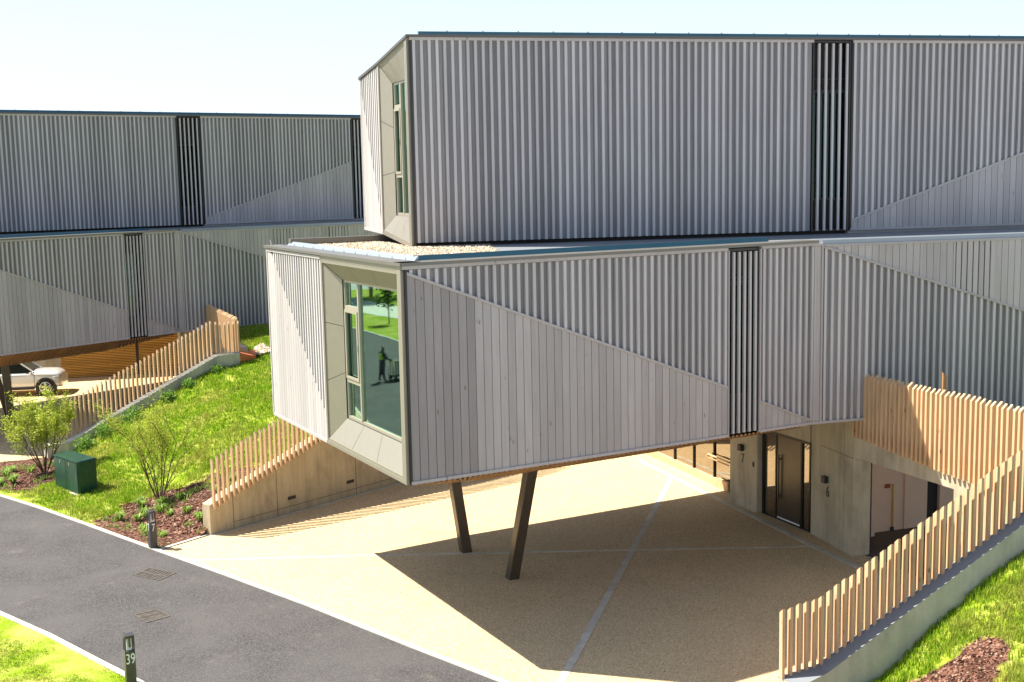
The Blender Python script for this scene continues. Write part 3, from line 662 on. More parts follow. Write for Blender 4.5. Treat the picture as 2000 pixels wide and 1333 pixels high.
# ------------------------------------------------------------------ walls with fences
def picket_fence(label, F, s0, s1, pitch, zb, zt, o0, o1, wd=.068, group='larch picket fences', slant=.05):
    root = thing('timber_fence', label, 'fence', F(s0, zb(s0)), group)
    s = s0; k = 0
    while s <= s1:
        m = MB(); dz = random.uniform(-.022, .022); ds = random.uniform(-.010, .010); s_lean = random.uniform(-.008, .008)
        a, b = s+ds, s+ds+wd; z0, z1 = zb(s)+dz, zt(s)+dz
        m.hexa([F(a, z0, o0), F(b, z0, o0), F(b, z0, o1), F(a, z0, o1)], [F(a+s_lean, z1+slant, o0), F(b+s_lean, z1+slant, o0), F(b+s_lean, z1-slant, o1), F(a+s_lean, z1-slant, o1)])
        m.build('picket', 'larch', root); s += pitch; k += 1
    return root
def wall_prism(name, label, mat, inner, outer, zin, zbase, cat='retaining wall', grp='concrete retaining walls', coping=None):
    """inner/outer: lists of xy, zin: tops; solid wall between"""
    root = thing(name, label, cat, (*inner[0], 0), grp); m = MB()
    for i in range(len(inner)-1):
        a, b, c, d = inner[i], inner[i+1], outer[i+1], outer[i]
        m.hexa([(*a, zbase), (*b, zbase), (*c, zbase), (*d, zbase)], [(*a, zin[i]), (*b, zin[i+1]), (*c, zin[i+1]), (*d, zin[i])])
    m.build('wall', mat, root)
    return root, m
# left wall of the near driveway
LW = Fr((-8.56, 33.73), to=(-8.56+.6454*18.2, 33.73+.7639*18.2))    # outward = to the right/front (driveway side)
lt = [0, .6, 2, 4, 6, 8, 9.3, 18.2]; lz = [.86, 1.06, 1.48, 2.08, 2.68, 3.28, 3.5, 3.5]
root, _ = wall_prism('retaining_wall', 'tan concrete wall left of the near driveway with two small lights', 'concrete_wall',
    [tuple(LW.xy(t, 0)) for t in lt], [tuple(LW.xy(t, -.34)) for t in lt], lz, -.3)
for s, z in ((2.94, .46), (5.29, .47)):
    m = MB(); m.fbox(LW, s-.15, s+.15, z-.05, z+.05, -.01, .012); m.build('recessed_light', 'black_box', root)
m = MB()
for s in (.79, 2.38, 5.53, 8.6, 12): m.fbox(LW, s, s+.02, 0, min(.86+.3*s, 3.5)-.02, 0, .004)
m.fbox(LW, .79, 18, .20, .215, 0, .0045); m.build('joint', 'coping_dark', root)
def zl(t): return float(np.interp(t, lt, lz))
picket_fence('larch picket fence along the wall left of the near driveway', LW, .1, 10.9, .172, lambda s: zl(s)-.16, lambda s: zl(s)+1.25, .005, .105, wd=.05)
# right ramp wall
RWi = [(4.84, 22.06), (5.6, 22.2), (9.74, 23.0), (11.2, 23.3)]; RWo = [(5.18, 21.62), (5.70, 21.80), (9.80, 22.63), (11.27, 22.93)]; RWz = [.45, .62, 3.3, 4.1]
root, _ = wall_prism('retaining_wall', 'sloping pale concrete wall at the right of the near driveway', 'concrete_pale', RWi, RWo, RWz, -.4)
m = MB()
for i in range(3):
    a, b, c, d = RWi[i], RWi[i+1], RWo[i+1], RWo[i]
    m.hexa([(*a, RWz[i]), (*b, RWz[i+1]), (*c, RWz[i+1]), (*d, RWz[i])], [(a[0], a[1]+.0, RWz[i]+.012), (b[0], b[1], RWz[i+1]+.012), (c[0]+.01, c[1]-.01, RWz[i+1]+.012), (d[0]+.01, d[1]-.01, RWz[i]+.012)])
m.build('coping', 'membrane', root)
RF = Fr((4.86, 22.08), to=(9.74, 23.02)); 
def zr(s): 
    x = 4.86+RF.d[0]*s; return float(np.interp(x, [4.84, 5.6, 9.74, 11.2], RWz))
picket_fence('larch picket fence on the sloping wall at the right of the near driveway', RF, .02, 6.2, .1525, lambda s: zr(s)-.0, lambda s: zr(s)+1.30, -.0, .135, wd=.055, slant=-.05)
# upper fence over the beam
picket_fence('larch picket fence above the concrete beam right of door six', BE, .06, 7.4, .158, lambda s: 3.17-.07*s, lambda s: 4.78, .004, .12, wd=.062)
# far ramp wall
kx, ky = -11.8, 48.4
FWi = [(-17.2, 44.35), (-16.46, 44.65), (-11.8, 48.4), (-10.85, 48.75)]
FWo = [(-16.9, 43.9), (-16.2, 44.15), (-11.55, 47.95), (-10.75, 48.3)]; FWz = [.5, .55, 3.1, 3.15]
wall_prism('retaining_wall', 'sloping pale concrete wall between the grass bank and the far driveway', 'concrete_pale', FWi, FWo, FWz, -.4)
FF = Fr((-16.46, 44.65), to=(-11.8, 48.4))
picket_fence('larch picket fence on the sloping wall beside the far driveway', FF, 0.05, FF.len, .172, lambda s: .55+s*2.55/FF.len, lambda s: .55+s*2.55/FF.len+1.32, -.1, -.0, wd=.06)
FG = Fr((-11.8, 48.4), to=(-10.85, 48.75)); picket_fence('short run of larch pickets on the level top of the far ramp wall', FG, .1, 1.0, .172, cst(3.12), cst(4.3), -.1, 0, wd=.06)
FU = Fr((-13.68, 55.25), to=(-10.95, 49.1))
picket_fence('larch picket fence above the garage beam of the far house', FU, .1, FU.len, .16, cst(2.95), cst(4.42), .0, .12, wd=.062)

# ------------------------------------------------------------------ ground
def sheet(name, pts, z, mat, **tags):
    m = MB(); m.poly([(x, y, z) for x, y in pts]); o = m.build(name, mat, None, **tags); 
    if o.data.polygons[0].normal.z < 0:
        o.data.flip_normals()
    return o
S = dict(kind='structure')
sheet('ground', [(-400, -300), (400, -300), (400, 600), (-400, 600)], -.05, 'far_ground', **S)
# road edges
K1 = [(-50, 82), (-38, 67), (-31, 57.5), (-26, 49.6), (-22.8, 45.2), (-20.3, 42.2), (-18.4, 40.15), (-16.48, 38.6), (-14.7, 37.05), (-12.91, 35.38), (-9.7, 32.31), (-7.3, 30.05), (-4.88, 27.71), (-2.29, 25.05), (-.38, 23.14), (2, 20.6), (6, 16), (12, 9)]
K2 = [(-60, 88), (-50, 73), (-44.9, 65.4), (-42.4, 60.6), (-39.5, 55.5), (-34, 47.7), (-26, 39.6), (-20, 34.6), (-16, 31.4), (-12.06, 27.76), (-10.29, 26.21), (-8.64, 24.61), (-7.46, 23.48), (-4, 20), (0, 15), (5, 8)]
road = sheet('road', K1+K2[::-1], 0, 'asphalt', **S)
def strip(name, pts, wd, z0, z1, mat, side=1, label=None):
    m = MB(); L = []
    for i, p in enumerate(pts):
        a = Vector(pts[max(i-1, 0)]); b = Vector(pts[min(i+1, len(pts)-1)]); d = (b-a).normalized(); nn = Vector((-d.y, d.x))*side*wd; L.append((p[0]+nn.x, p[1]+nn.y))
    for i in range(len(pts)-1):
        q = [pts[i], pts[i+1], L[i+1], L[i]]; m.hexa([(x, y, z0) for x, y in q], [(x, y, z1) for x, y in q])
    return m.build(name, mat, None, **S)
strip('kerb', K1, .13, -.1, .022, 'kerb', 1)
strip('kerb', K2, .13, -.1, .03, 'kerb', -1)
# near driveway
near = [(-9.6, 32.36), (-8.60, 33.70), tuple(LW.xy(18.2)), (4.0, 45), (6.6, 37.9), (7.2, 35.2), (8.3, 33), (8.8, 31), (9.4, 30), (11.6, 23.6), (9.7, 22.9), (4.9, 22.0), (5.4, 20.5), (2.2, 20.6), (-.3, 23.24), (-2.2, 25.15), (-4.8, 27.8), (-7.22, 30.15)]
sheet('driveway', near, .004, 'resin', **S)
def line(pts, wd=.16, z=.009): 
    return strip('paving_strip', pts, wd, z-.006, z, 'paving_strip')
line([(-8.62, 31.35), (-3.2, 31.5), (7.9, 31.55)], .13)
line([(5.02, 39.3), (.74, 23.08), (.2, 21.2)], .17, .012)
strip('paving_strip', [(4.40, 41.9), (5.86, 37.66), (7.14, 33.98), (7.97, 31.48), (8.62, 29.7), (10.5, 25)], .17, .003, .0135, 'paving_strip', -1)
strip('paving_strip', [tuple(LW.xy(-.1, .03)), tuple(LW.xy(18, .03))], .13, .003, .0105, 'paving_strip', -1)
strip('paving_strip', [(-9.66, 32.36), (-8.62, 33.78)], .11, .003, .016, 'kerb', 1)
# far driveway
farp = [(-17.2, 44.2), (-12, 48.3), (-13.5, 55.5), (-16, 64.6), (-30, 61.5), (-31, 57.3), (-26, 49.7), (-22.8, 45.3), (-20.3, 42.3), (-18.5, 43.42)]
sheet('driveway', farp, .006, 'resin', **S)
strip('paving_strip', [(-30, 56.2), (-24, 55.0), (-15.2, 57)], .14, .004, .013, 'paving_strip')
# grass island across the road, seen in the window's reflection
sheet('path', [(-45, 50), (-48.5, 61), (-51, 68), (-56, 80), (-61, 80), (-55.5, 68), (-52.5, 60), (-48, 49)], .03, 'kerb', **S)

# ------------------------------------------------------------------ banks (thin plate splines through surveyed points)
def tps(P):
    P = np.array(P, float); X = P[:, :2]; n_ = len(P)
    d = np.linalg.norm(X[:, None]-X[None], axis=2); K = np.where(d > 0, d**2*np.log(np.maximum(d, 1e-9)), 0)
    Q = np.hstack([np.ones((n_, 1)), X]); Am = np.block([[K+np.eye(n_)*.05, Q], [Q.T, np.zeros((3, 3))]])
    wv = np.linalg.solve(Am, np.concatenate([P[:, 2], np.zeros(3)]))
    def f(x, y):
        x = np.atleast_1d(x).astype(float); y = np.atleast_1d(y).astype(float)
        d = np.hypot(x[:, None]-X[None, :, 0], y[:, None]-X[None, :, 1]); k = np.where(d > 0, d**2*np.log(np.maximum(d, 1e-9)), 0)
        return k@wv[:n_]+wv[n_]+wv[n_+1]*x+wv[n_+2]*y
    return f
def inside(x, y, poly):
    r = np.zeros(len(x), bool); j = len(poly)-1
    for i in range(len(poly)):
        xi, yi = poly[i]; xj, yj = poly[j]
        c = ((yi > y) != (yj > y)) & (x < (xj-xi)*(y-yi)/((yj-yi) or 1e-9)+xi); r ^= c; j = i
    return r
def terrain(name, poly, f, step, mulch, bumps=.03, fix=None):
    x0, x1 = min(p[0] for p in poly), max(p[0] for p in poly); y0, y1 = min(p[1] for p in poly), max(p[1] for p in poly)
    gx, gy = np.meshgrid(np.arange(x0, x1, step), np.arange(y0, y1, step)); gx = gx.ravel()+rng.uniform(-.2, .2, gx.size)*step; gy = gy.ravel()+rng.uniform(-.2, .2, gy.size)*step
    k = inside(gx, gy, poly); gx, gy = gx[k], gy[k]
    B_ = []
    for i in range(len(poly)):
        a, b = poly[i], poly[(i+1) % len(poly)]; nn = max(1, int(math.dist(a, b)/step))
        B_ += [(a[0]+(b[0]-a[0])*t/nn, a[1]+(b[1]-a[1])*t/nn) for t in range(nn)]
    vs = [Vector(p) for p in B_]+[Vector((a, b)) for a, b in zip(gx, gy)]; nb = len(B_)
    r = delaunay_2d_cdt(vs, [(i, (i+1) % nb) for i in range(nb)], [], 1, 1e-4)
    co = np.array([(v.x, v.y) for v in r[0]]); z = f(co[:, 0], co[:, 1])
    z = z+bumps*(np.sin(co[:, 0]*2.3+np.cos(co[:, 1]*1.7)*1.5)*np.cos(co[:, 1]*2.9+co[:, 0]*.8))
    z = np.maximum(z, .012)
    V = np.column_stack([co, z]); Fc = np.array([t for t in r[2] if len(t) == 3])
    e1 = V[Fc[:, 1]]-V[Fc[:, 0]]; e2 = V[Fc[:, 2]]-V[Fc[:, 0]]; fl = np.cross(e1, e2)[:, 2] < 0; Fc[fl] = Fc[fl][:, ::-1]
    o = raw_mesh(name, V, Fc, 'bank_soil', smooth=True, kind='structure')
    at = o.data.attributes.new('mulch', 'FLOAT', 'POINT'); at.data.foreach_set('value', mulch(co[:, 0], co[:, 1]).astype(np.float32))
    return o
def vnoise(x, y, s, seed=0):
    return (np.sin(x*s+seed)*np.cos(y*s*1.13+seed*2)+np.sin(x*s*2.1+y*s*1.7+seed)*.5+np.cos(x*s*3.7-y*s*2.9+seed*3)*.3)/1.8
bank_pts = [(x+.13, y+.13, .0) for x, y in K1[6:11]]+[(-9.6, 32.5, .0), (-9.2, 33.05, .01), (-8.75, 33.65, .03), (-18.5, 43.2, 0), (-17.3, 43.6, .0), (-17.0, 41.5, .05), (-16.18, 41.69, .03), (-10.99, 37.26, .12), (-14.3, 38.9, .08), (-13.2, 39.8, .3),
    (-12.2, 37.3, .1), (-10.2, 34.6, .08), (-9.4, 34.2, .1)]
for t, z in ((.6, .75), (2, 1.25), (4, 1.85), (6, 2.45), (8, 3.0), (12, 3.3), (18, 3.35)):
    p = LW.xy(t, -.4); bank_pts.append((p[0], p[1], z))
bank_pts += [(-16.3, 44.0, .1), (-15, 44.8, .75), (-13.6, 46.2, 1.5), (-12.3, 47.2, 2.2), (-11.5, 47.8, 2.5), (-10.6, 48.5, 2.7), (-12.3, 55.7, 3.32), (-11.2, 56.5, 3.3), (-5, 61, 3.3), (5, 68, 3.4), (-9.5, 51, 2.95), (-6, 50, 3.2), (-4, 44, 3.1), (0, 50, 3.35), (4, 60, 3.4), (-9, 41.5, 1.75), (-12, 43, 1.3), (-8.5, 45.5, 2.35)]
fb = tps(bank_pts)
bank_poly = [(x+.1, y+.1) for x, y in K1[6:11]]+[(-9.68, 32.42), (-8.66, 33.84), (-8.8, 34.0)]+[tuple(LW.xy(t, -.3)) for t in (1, 3, 6, 9, 13, 17)]+[(4, 50), (6, 68), (-5, 61.2), (-12.6, 55.6), (-12.2, 52.5), (-10.95, 48.5), (-11.62, 48.1), (-16.3, 44.3), (-17.2, 44.05), (-18.6, 43.5)]
bed1 = [(-12.7, 35.2), (-11.9, 36.4), (-11.7, 37.4), (-10.9, 37.9), (-9.9, 37.9), (-8.6, 36.9), (-7.6, 36.0), (-6.4, 37.1), (-5.4, 38.3), (-5, 38), (-8.5, 33.2), (-9.6, 31.9), (-12.6, 34.8)]
bed2 = [(-20, 41), (-16.9, 39.2), (-15.6, 39.2), (-15.2, 40.2), (-15.4, 42), (-16.0, 43.2), (-17.3, 45), (-20, 45)]
def mulch1(x, y):
    nn = vnoise(x, y, 2.2)*.35+vnoise(x, y, 6, 4)*.18
    r = np.zeros(len(x))
    for pl in (bed1, bed2):
        k = inside(x+nn, y+vnoise(y, x, 2.6, 3)*.3, pl); r[k] = 1
    return r
terrain('grass_bank', bank_poly, fb, .16, mulch1)
# right bank
rb_pts = [(6.6, 22.0, .32), (7.7, 22.2, 1.22), (9.6, 22.6, 2.57), (11.5, 22.9, 3.4), (6.0, 20.6, .1), (7.24, 20.41, .95), (8.61, 20.34, 1.75), (9.5, 20.5, 2.2), (8.5, 18.5, 1.5), (6.4, 18.8, .4), (12, 20, 3.2), (5.6, 21.8, -.05), (5.3, 20.4, 0), (10.5, 17.5, 2.2), (6.5, 16.5, .3)]
fr2 = tps(rb_pts); rb_poly = [(5.15, 21.66), (5.70, 21.84), (9.80, 22.68), (11.9, 23.0), (13, 17), (8, 14), (5.6, 18.6), (5.2, 20.5)]
def mulch2(x, y):
    r = np.zeros(len(x)); k = inside(x+vnoise(x, y, 3)*.25, y+vnoise(y, x, 3.3, 2)*.25, [(5, 21.2), (6.9, 21.25), (7.6, 21.0), (8.2, 20.95), (8.5, 20.6), (8.4, 20.2), (7.9, 19.6), (7, 19), (5, 19)]); r[k] = 1; return r
terrain('grass_bank', rb_poly, fr2, .12, mulch2)
# terrace behind the upper fence, lawn bottom left
ft_ = lambda x, y: np.full(len(x), 3.3)
def fterr(x, y): return 3.25+.02*(y-30)
terrain('terrace_lawn', [(8.95, 30.5), (12.05, 23.2), (17, 23), (24, 34.0), (8.9, 30.25)][:4]+[(8.9, 30.3)], lambda x, y: fterr(np.atleast_1d(x), np.atleast_1d(y)), .5, lambda x, y: np.zeros(len(x)))
lawn_poly = [(x-.1, y-.1) for x, y in K2[:15]]+[(-20, 10), (-60, 35), (-90, 70)]
terrain('lawn', lawn_poly, lambda x, y: np.full(len(np.atleast_1d(x)), .0), .4, lambda x, y: np.zeros(len(x)), bumps=.006)

# ------------------------------------------------------------------ grass and other ground cover (stuff)
def tufts(name, X, Y, Z, h, mat, blades=5, spread=.05, wd=.008, lean=.6, **tags):
    n_ = len(X); k = n_*blades
    x = np.repeat(X, blades)+rng.normal(0, spread, k); y = np.repeat(Y, blades)+rng.normal(0, spread, k); z = np.repeat(Z, blades)
    hh = np.repeat(h, blades)*rng.uniform(.6, 1.2, k); a = rng.uniform(0, 2*np.pi, k); le = rng.uniform(.1, lean, k)*hh
    dx, dy = np.cos(a), np.sin(a); w_ = wd*rng.uniform(.7, 1.4, k)
    b0 = np.column_stack([x-dy*w_, y+dx*w_, z-.02]); b1 = np.column_stack([x+dy*w_, y-dx*w_, z-.02])
    m0 = np.column_stack([x-dy*w_*.7+dx*le*.35, y+dx*w_*.7+dy*le*.35, z+hh*.6]); m1 = np.column_stack([x+dy*w_*.7+dx*le*.35, y-dx*w_*.7+dy*le*.35, z+hh*.6])
    tp = np.column_stack([x+dx*le, y+dy*le, z+hh])
    V = np.stack([b0, b1, m1, m0, tp], 1).reshape(-1, 3); i = np.arange(k)[:, None]*5
    T = np.concatenate([i+np.array([[0, 1, 2]]), i+np.array([[0, 2, 3]]), i+np.array([[3, 2, 4]])], 0)
    return raw_mesh(name, V, T, mat, kind='stuff', **tags)
def scatter(poly, n_, f, keep):
    x0, x1 = min(p[0] for p in poly), max(p[0] for p in poly); y0, y1 = min(p[1] for p in poly), max(p[1] for p in poly)
    x = rng.uniform(x0, x1, n_); y = rng.uniform(y0, y1, n_); k = inside(x, y, poly); x, y = x[k], y[k]; k = keep(x, y); x, y = x[k], y[k]
    return x, y, f(x, y)
def dens(x, y, thr=.35, s=1.3): return (vnoise(x, y, s)+vnoise(x, y, s*2.7, 5)*.6+rng.normal(0, .35, len(x))) > -thr
def bankz(x, y): return fb(x, y)+.03*(np.sin(x*2.3+np.cos(y*1.7)*1.5)*np.cos(y*2.9+x*.8))
vis = [(-18.4, 40.5), (-16.3, 38.9), (-9.7, 32.5), (-8.7, 33.9), (-4.5, 38.7), (-3.5, 43), (-4, 54), (-10.5, 56.9), (-12.6, 55.6), (-10.95, 48.6), (-16.2, 44.2), (-18.5, 43.4)]
x, y, z = scatter(vis, 64000, bankz, lambda x, y: (mulch1(x, y) < .5) & dens(x, y, .75))
tufts('grass', x, y, z, .075+.06*(vnoise(x, y, 1.1, 2) > .25)+rng.uniform(0, .03, len(x)), 'grass_blade', 6, .05, .011)
x, y, z = scatter(vis, 9000, bankz, lambda x, y: (mulch1(x, y) > .5) & (vnoise(x, y, 1.8, 7) > .25))
tufts('bed_ground_cover', x, y, z, .10+rng.uniform(0, .08, len(x)), 'tuft_leaf', 5, .05, .014, 1.0)
rz = lambda x, y: fr2(x, y)+.03*(np.sin(x*2.3+np.cos(y*1.7)*1.5)*np.cos(y*2.9+x*.8))
x, y, z = scatter(rb_poly, 42000, rz, lambda x, y: (mulch2(x, y) < .5) & dens(x, y, .45, 2.4))
tufts('grass', x, y, z, .07+.06*(vnoise(x, y, 2.1, 2) > .2)+rng.uniform(0, .03, len(x)), 'grass_blade', 6, .035, .007)
x, y, z = scatter([(-12.3, 27.7), (-7.3, 23.2), (-7, 20), (-14, 22)], 26000, lambda x, y: np.zeros(len(x)), lambda x, y: (vnoise(x, y, 1.5, 9)+.4*vnoise(x, y, 4, 2)+rng.normal(0, .2, len(x)) > .0))
tufts('grass', x, y, z, .03+rng.uniform(0, .02, len(x)), 'grass_blade', 6, .03, .006)
x, y, z = scatter([(9.1, 30), (11.8, 23.5), (15, 23.5), (17, 31.5)], 9000, lambda x, y: fterr(x, y), lambda x, y: x > -99)
tufts('grass', x, y, z, .08+rng.uniform(0, .04, len(x)), 'grass_blade', 6, .05, .01)
def chips(name, x, y, z, size, mat, flat=.3, **tags):
    k = len(x); s = size*rng.uniform(.5, 1.5, k); a = rng.uniform(0, 6.28, k); t = rng.uniform(-.5, .5, (k, 2))
    ux = np.column_stack([np.cos(a), np.sin(a), t[:, 0]])*s[:, None]; uy = np.column_stack([-np.sin(a), np.cos(a), t[:, 1]])*s[:, None]*rng.uniform(.3, .9, k)[:, None]
    P = np.column_stack([x, y, z+s*.25]); up = np.array([0, 0, 1])*s[:, None]*flat
    V = np.stack([P+ux, P+uy, P-ux, P-uy, P+up, P-up], 1).reshape(-1, 3); i = np.arange(k)[:, None]*6
    T = np.concatenate([i+np.array([q]) for q in ([0, 1, 4], [1, 2, 4], [2, 3, 4], [3, 0, 4], [1, 0, 5], [2, 1, 5], [3, 2, 5], [0, 3, 5])], 0)
    return raw_mesh(name, V, T, mat, kind='stuff', **tags)
x, y, z = scatter(vis, 70000, bankz, lambda x, y: mulch1(x, y) > .5); chips('bark_mulch', x, y, z, .035, 'chip')
x, y, z = scatter(rb_poly, 26000, rz, lambda x, y: mulch2(x, y) > .5); chips('bark_mulch', x, y, z, .028, 'chip')
x, y, z = scatter([(-9, 32), (-8, 33.6), (4, 44), (8, 33), (8.6, 30), (4.9, 22), (1, 21.5)], 420, lambda x, y: np.full(len(x), .012), lambda x, y: rng.uniform(0, 1, len(x)) < np.clip(vnoise(x, y, .9)+.5, .1, 1)); chips('leaf_litter', x, y, z, .016, 'chip')
x, y, z = scatter([(-16.5, 38.4), (-.5, 23), (-7.3, 23.6), (-12, 27.9), (-17, 33)], 500, lambda x, y: np.full(len(x), .006), lambda x, y: rng.uniform(0, 1, len(x)) < .6); chips('road_grit', x, y, z, .011, 'pebble')
gp = [F1.xy(.8, -.6), F1.xy(2.6, -.6), UP.xy(1.9, -.1), UP.xy(.0, -.1), US.xy(4.5, .0), SD.xy(8.4, -.6), SD.xy(.8, -.6)]
gp = [tuple(p) for p in gp]
sheet('roof_gravel', gp, ZT+.024, 'pebble', kind='stuff')
x, y, z = scatter(gp, 26000, lambda x, y: np.full(len(x), ZT+.01), lambda x, y: x > -99); chips('roof_gravel', x, y, z, .035, 'pebble', .7)

# ------------------------------------------------------------------ planting that can be counted
def shrub(label, base, H, spread, nst, leaves, mat, lsize=.028, group='young multi-stem shrubs'):
    root = thing('shrub', label, 'shrub', base, group); m = MB(); tips = []
    def grow(p, d, ln, r, lev):
        p0 = p
        for k in range(3):
            d = (d+Vector((random.uniform(-.12, .12), random.uniform(-.12, .12), .05))).normalized(); q = p0+d*ln/3
            m.tube(p0, q, r*(1-.2*k), r*(.8-.2*k), 5); p0 = q
            if lev >= 1: tips.append((Vector(p0), lev))
            if lev < 3:
                for _ in range(2 if lev else 1):
                    dd = (d+Vector((random.uniform(-.75, .75), random.uniform(-.75, .75), random.uniform(-.1, .4)))).normalized()
                    if random.random() < .8: grow(p0, dd, ln*random.uniform(.4, .62), r*.5, lev+1)
    for i in range(nst):
        a = 2*math.pi*i/nst+random.uniform(-.3, .3); t = spread*random.uniform(.4, 1)
        d = Vector((math.cos(a)*t, math.sin(a)*t, 1)).normalized()
        grow(Vector(base)+Vector((math.cos(a)*.05, math.sin(a)*.05, -.05)), d, H*random.uniform(.5, .62), .022*H/2.8, 0)
    m.build('stems', 'bark', root)
    T_ = np.array([t[0] for t in tips]); idx = rng.integers(0, len(T_), leaves); zz = T_[idx, 2]-base[2]
    keep = rng.uniform(0, 1, leaves) < np.clip((zz/H-.25)*2.6, 0, 1); P = T_[idx][keep]+rng.normal(0, .07, (keep.sum(), 3)); k = len(P)
    a = rng.uniform(0, 6.28, k); tl = rng.uniform(-.7, .7, k); s = lsize*rng.uniform(.6, 1.4, k)
    ux = np.column_stack([np.cos(a)*np.cos(tl), np.sin(a)*np.cos(tl), np.sin(tl)])*s[:, None]; b = rng.normal(0, 1, (k, 3)); uy = np.cross(ux, b); uy /= np.linalg.norm(uy, axis=1)[:, None]; uy *= s[:, None]*.5
    P = P-np.array(base)
    V = np.stack([P-ux, P+uy, P+ux, P-uy], 1).reshape(-1, 3); i = np.arange(k)[:, None]*4
    raw_mesh('leaves', V, i+np.array([[0, 1, 2, 3]]), mat, root)
    return root
shrub('multi-stem shrub with dense yellow-green leaves left of the green cabinet', (-16.18, 41.69, .03), 2.75, .6, 10, 15000, 'leaf_yellow', .036)
shrub('thin multi-stem shrub with sparse new leaves in the bark bed by bollard seven', (-10.99, 37.26, .12), 3.15, .5, 8, 9000, 'leaf_yellow', .027)
def bush(label, base, rad, H, nleaf, mat, name='leafy_plant', lsize=.05, group='low leafy plants along the far ramp wall'):
    k = nleaf; u = rng.normal(0, 1, (k, 3)); u /= np.linalg.norm(u, axis=1)[:, None]; r = rng.uniform(.3, 1, k)**.5
    P = u*r[:, None]*np.array([rad, rad, H]); P[:, 2] = np.abs(P[:, 2]); P *= (1+.3*np.sin(u[:, :1]*5+u[:, 1:2]*7))
    a = rng.uniform(0, 6.28, k); tl = rng.uniform(-.2, 1.1, k); s = lsize*rng.uniform(.6, 1.4, k)
    ux = np.column_stack([np.cos(a)*np.cos(tl), np.sin(a)*np.cos(tl), np.sin(tl)])*s[:, None]; b = rng.normal(0, 1, (k, 3)); uy = np.cross(ux, b); uy /= np.linalg.norm(uy, axis=1)[:, None]; uy *= s[:, None]*.45
    V = np.stack([P-ux, P+uy, P+ux, P-uy], 1).reshape(-1, 3); i = np.arange(k)[:, None]*4
    o = raw_mesh(name, V, i+np.array([[0, 1, 2, 3]]), mat); o.location = base; o['label'] = label; o['category'] = 'plant'; o['group'] = group
    return o
def zb_(x, y): return float(fb(x, y)[0])
for i, (x, y, r, h, lab) in enumerate([(-15.5, 43.9, .38, .5, 'lowest leafy green plant beside the foot of the far ramp wall'), (-14.9, 44.5, .45, .6, 'larger bright green plant behind the green cabinet by the ramp wall'),
        (-14.1, 45.1, .4, .5, 'bright green plant against the ramp wall, third one up the slope'), (-13.0, 46.1, .3, .35, 'small green plant halfway up the ramp wall'), (-12.4, 46.8, .28, .3, 'small green plant just below the kink of the ramp wall'),
        (-11.5, 47.6, .25, .3, 'topmost small green plant at the upper end of the ramp wall')]):
    bush(lab, (x, y, zb_(x, y)), r, h, 700, 'leaf_green' if i < 3 else 'leaf_green')
def grass_clump(label, x, y, h, grp='grass clumps in the bark beds'):
    k = 60; a = rng.uniform(0, 6.28, k); le = rng.uniform(.3, 1.0, k)*h; hh = h*rng.uniform(.5, 1.1, k); r0 = rng.uniform(0, .06, k)
    dx, dy = np.cos(a), np.sin(a); w_ = .012
    p = lambda rr, zz, ww: (np.column_stack([dx*rr-dy*ww, dy*rr+dx*ww, zz]), np.column_stack([dx*rr+dy*ww, dy*rr-dx*ww, zz]))
    a0, a1 = p(r0, np.zeros(k)-.02, w_); b0, b1 = p(r0+le*.5, hh, w_); c0, _ = p(r0+le*1.1, hh*.75, 0)
    V = np.stack([a0, a1, b1, b0, c0], 1).reshape(-1, 3); i = np.arange(k)[:, None]*5
    T = np.concatenate([i+np.array([[0, 1, 2]]), i+np.array([[0, 2, 3]]), i+np.array([[3, 2, 4]])], 0)
    o = raw_mesh('grass_clump', V, T, 'tuft_leaf'); o.location = (x, y, zb_(x, y)); o['label'] = label; o['category'] = 'plant'; o['group'] = grp
for i in range(34):
    if i < 20: x, y = random.uniform(-12.9, -9.9), random.uniform(33.2, 37.0)
    elif i < 28: x, y = random.uniform(-18.2, -16.2), random.uniform(39.9, 42.2)
    else: x, y = random.uniform(-9.6, -8.2), random.uniform(33.6, 36.4)
    if not inside(np.array([x-.25]), np.array([y-.25]), bank_poly)[0] or mulch1(np.array([x]), np.array([y]))[0] < .5 or (x+9.87)**2+(y-32.5)**2 < .3: continue
    if (x+y*1.0) < 23.0: pass
    grass_clump('small light green grass clump in the bark bed' + (' by bollard seven' if i < 20 else ' left of the cabinet' if i < 28 else ' at the end of the driveway wall'), x, y, random.uniform(.16, .30),
        'grass clumps in the bark bed' + (' by bollard seven' if i < 20 else ' left of the cabinet' if i < 28 else ' at the wall end'))

# ------------------------------------------------------------------ street furniture
def bollard(label, x, y, z, num, rot, faces):
    H = 1.04; wd = .095
    root = thing('bollard', label, 'bollard', (x, y, z), 'numbered dark bollards')
    F0 = Fr((x, y), rot); m = MB(); t = .022
    def fb4(z0, z1): m.fbox(F0, -wd, wd, z0, z1, -wd, wd)
    fb4(0, .72); 
    # lamp cage: corner posts, two windows a side, top cap
    for a in (-wd, wd-t):
        for b in (-wd, wd-t): m.fbox(F0, a, a+t, .72, .98, b, b+t)
    for o in (-wd, wd-.02): m.fbox(F0, -.018, .018, .80, .98, o, o+.02)
    for a in (-wd, wd-.02): m.fbox(F0, a, a+.02, .80, .98, -.018, .018)
    m.fbox(F0, -wd, wd, .98, H, -wd, wd)
    m.build('post', 'bollard_paint', root, bevel=.004)
    m = MB(); m.fbox(F0, -.045, .045, .725, .975, -.045, .045); m.build('lamp', 'lamp_glass', root)
    for F in faces(F0): text_obj(num, .30, F[0], F[1], .58+z, F[2], 'white_letter', root, 'number', .002, .62)
    return root
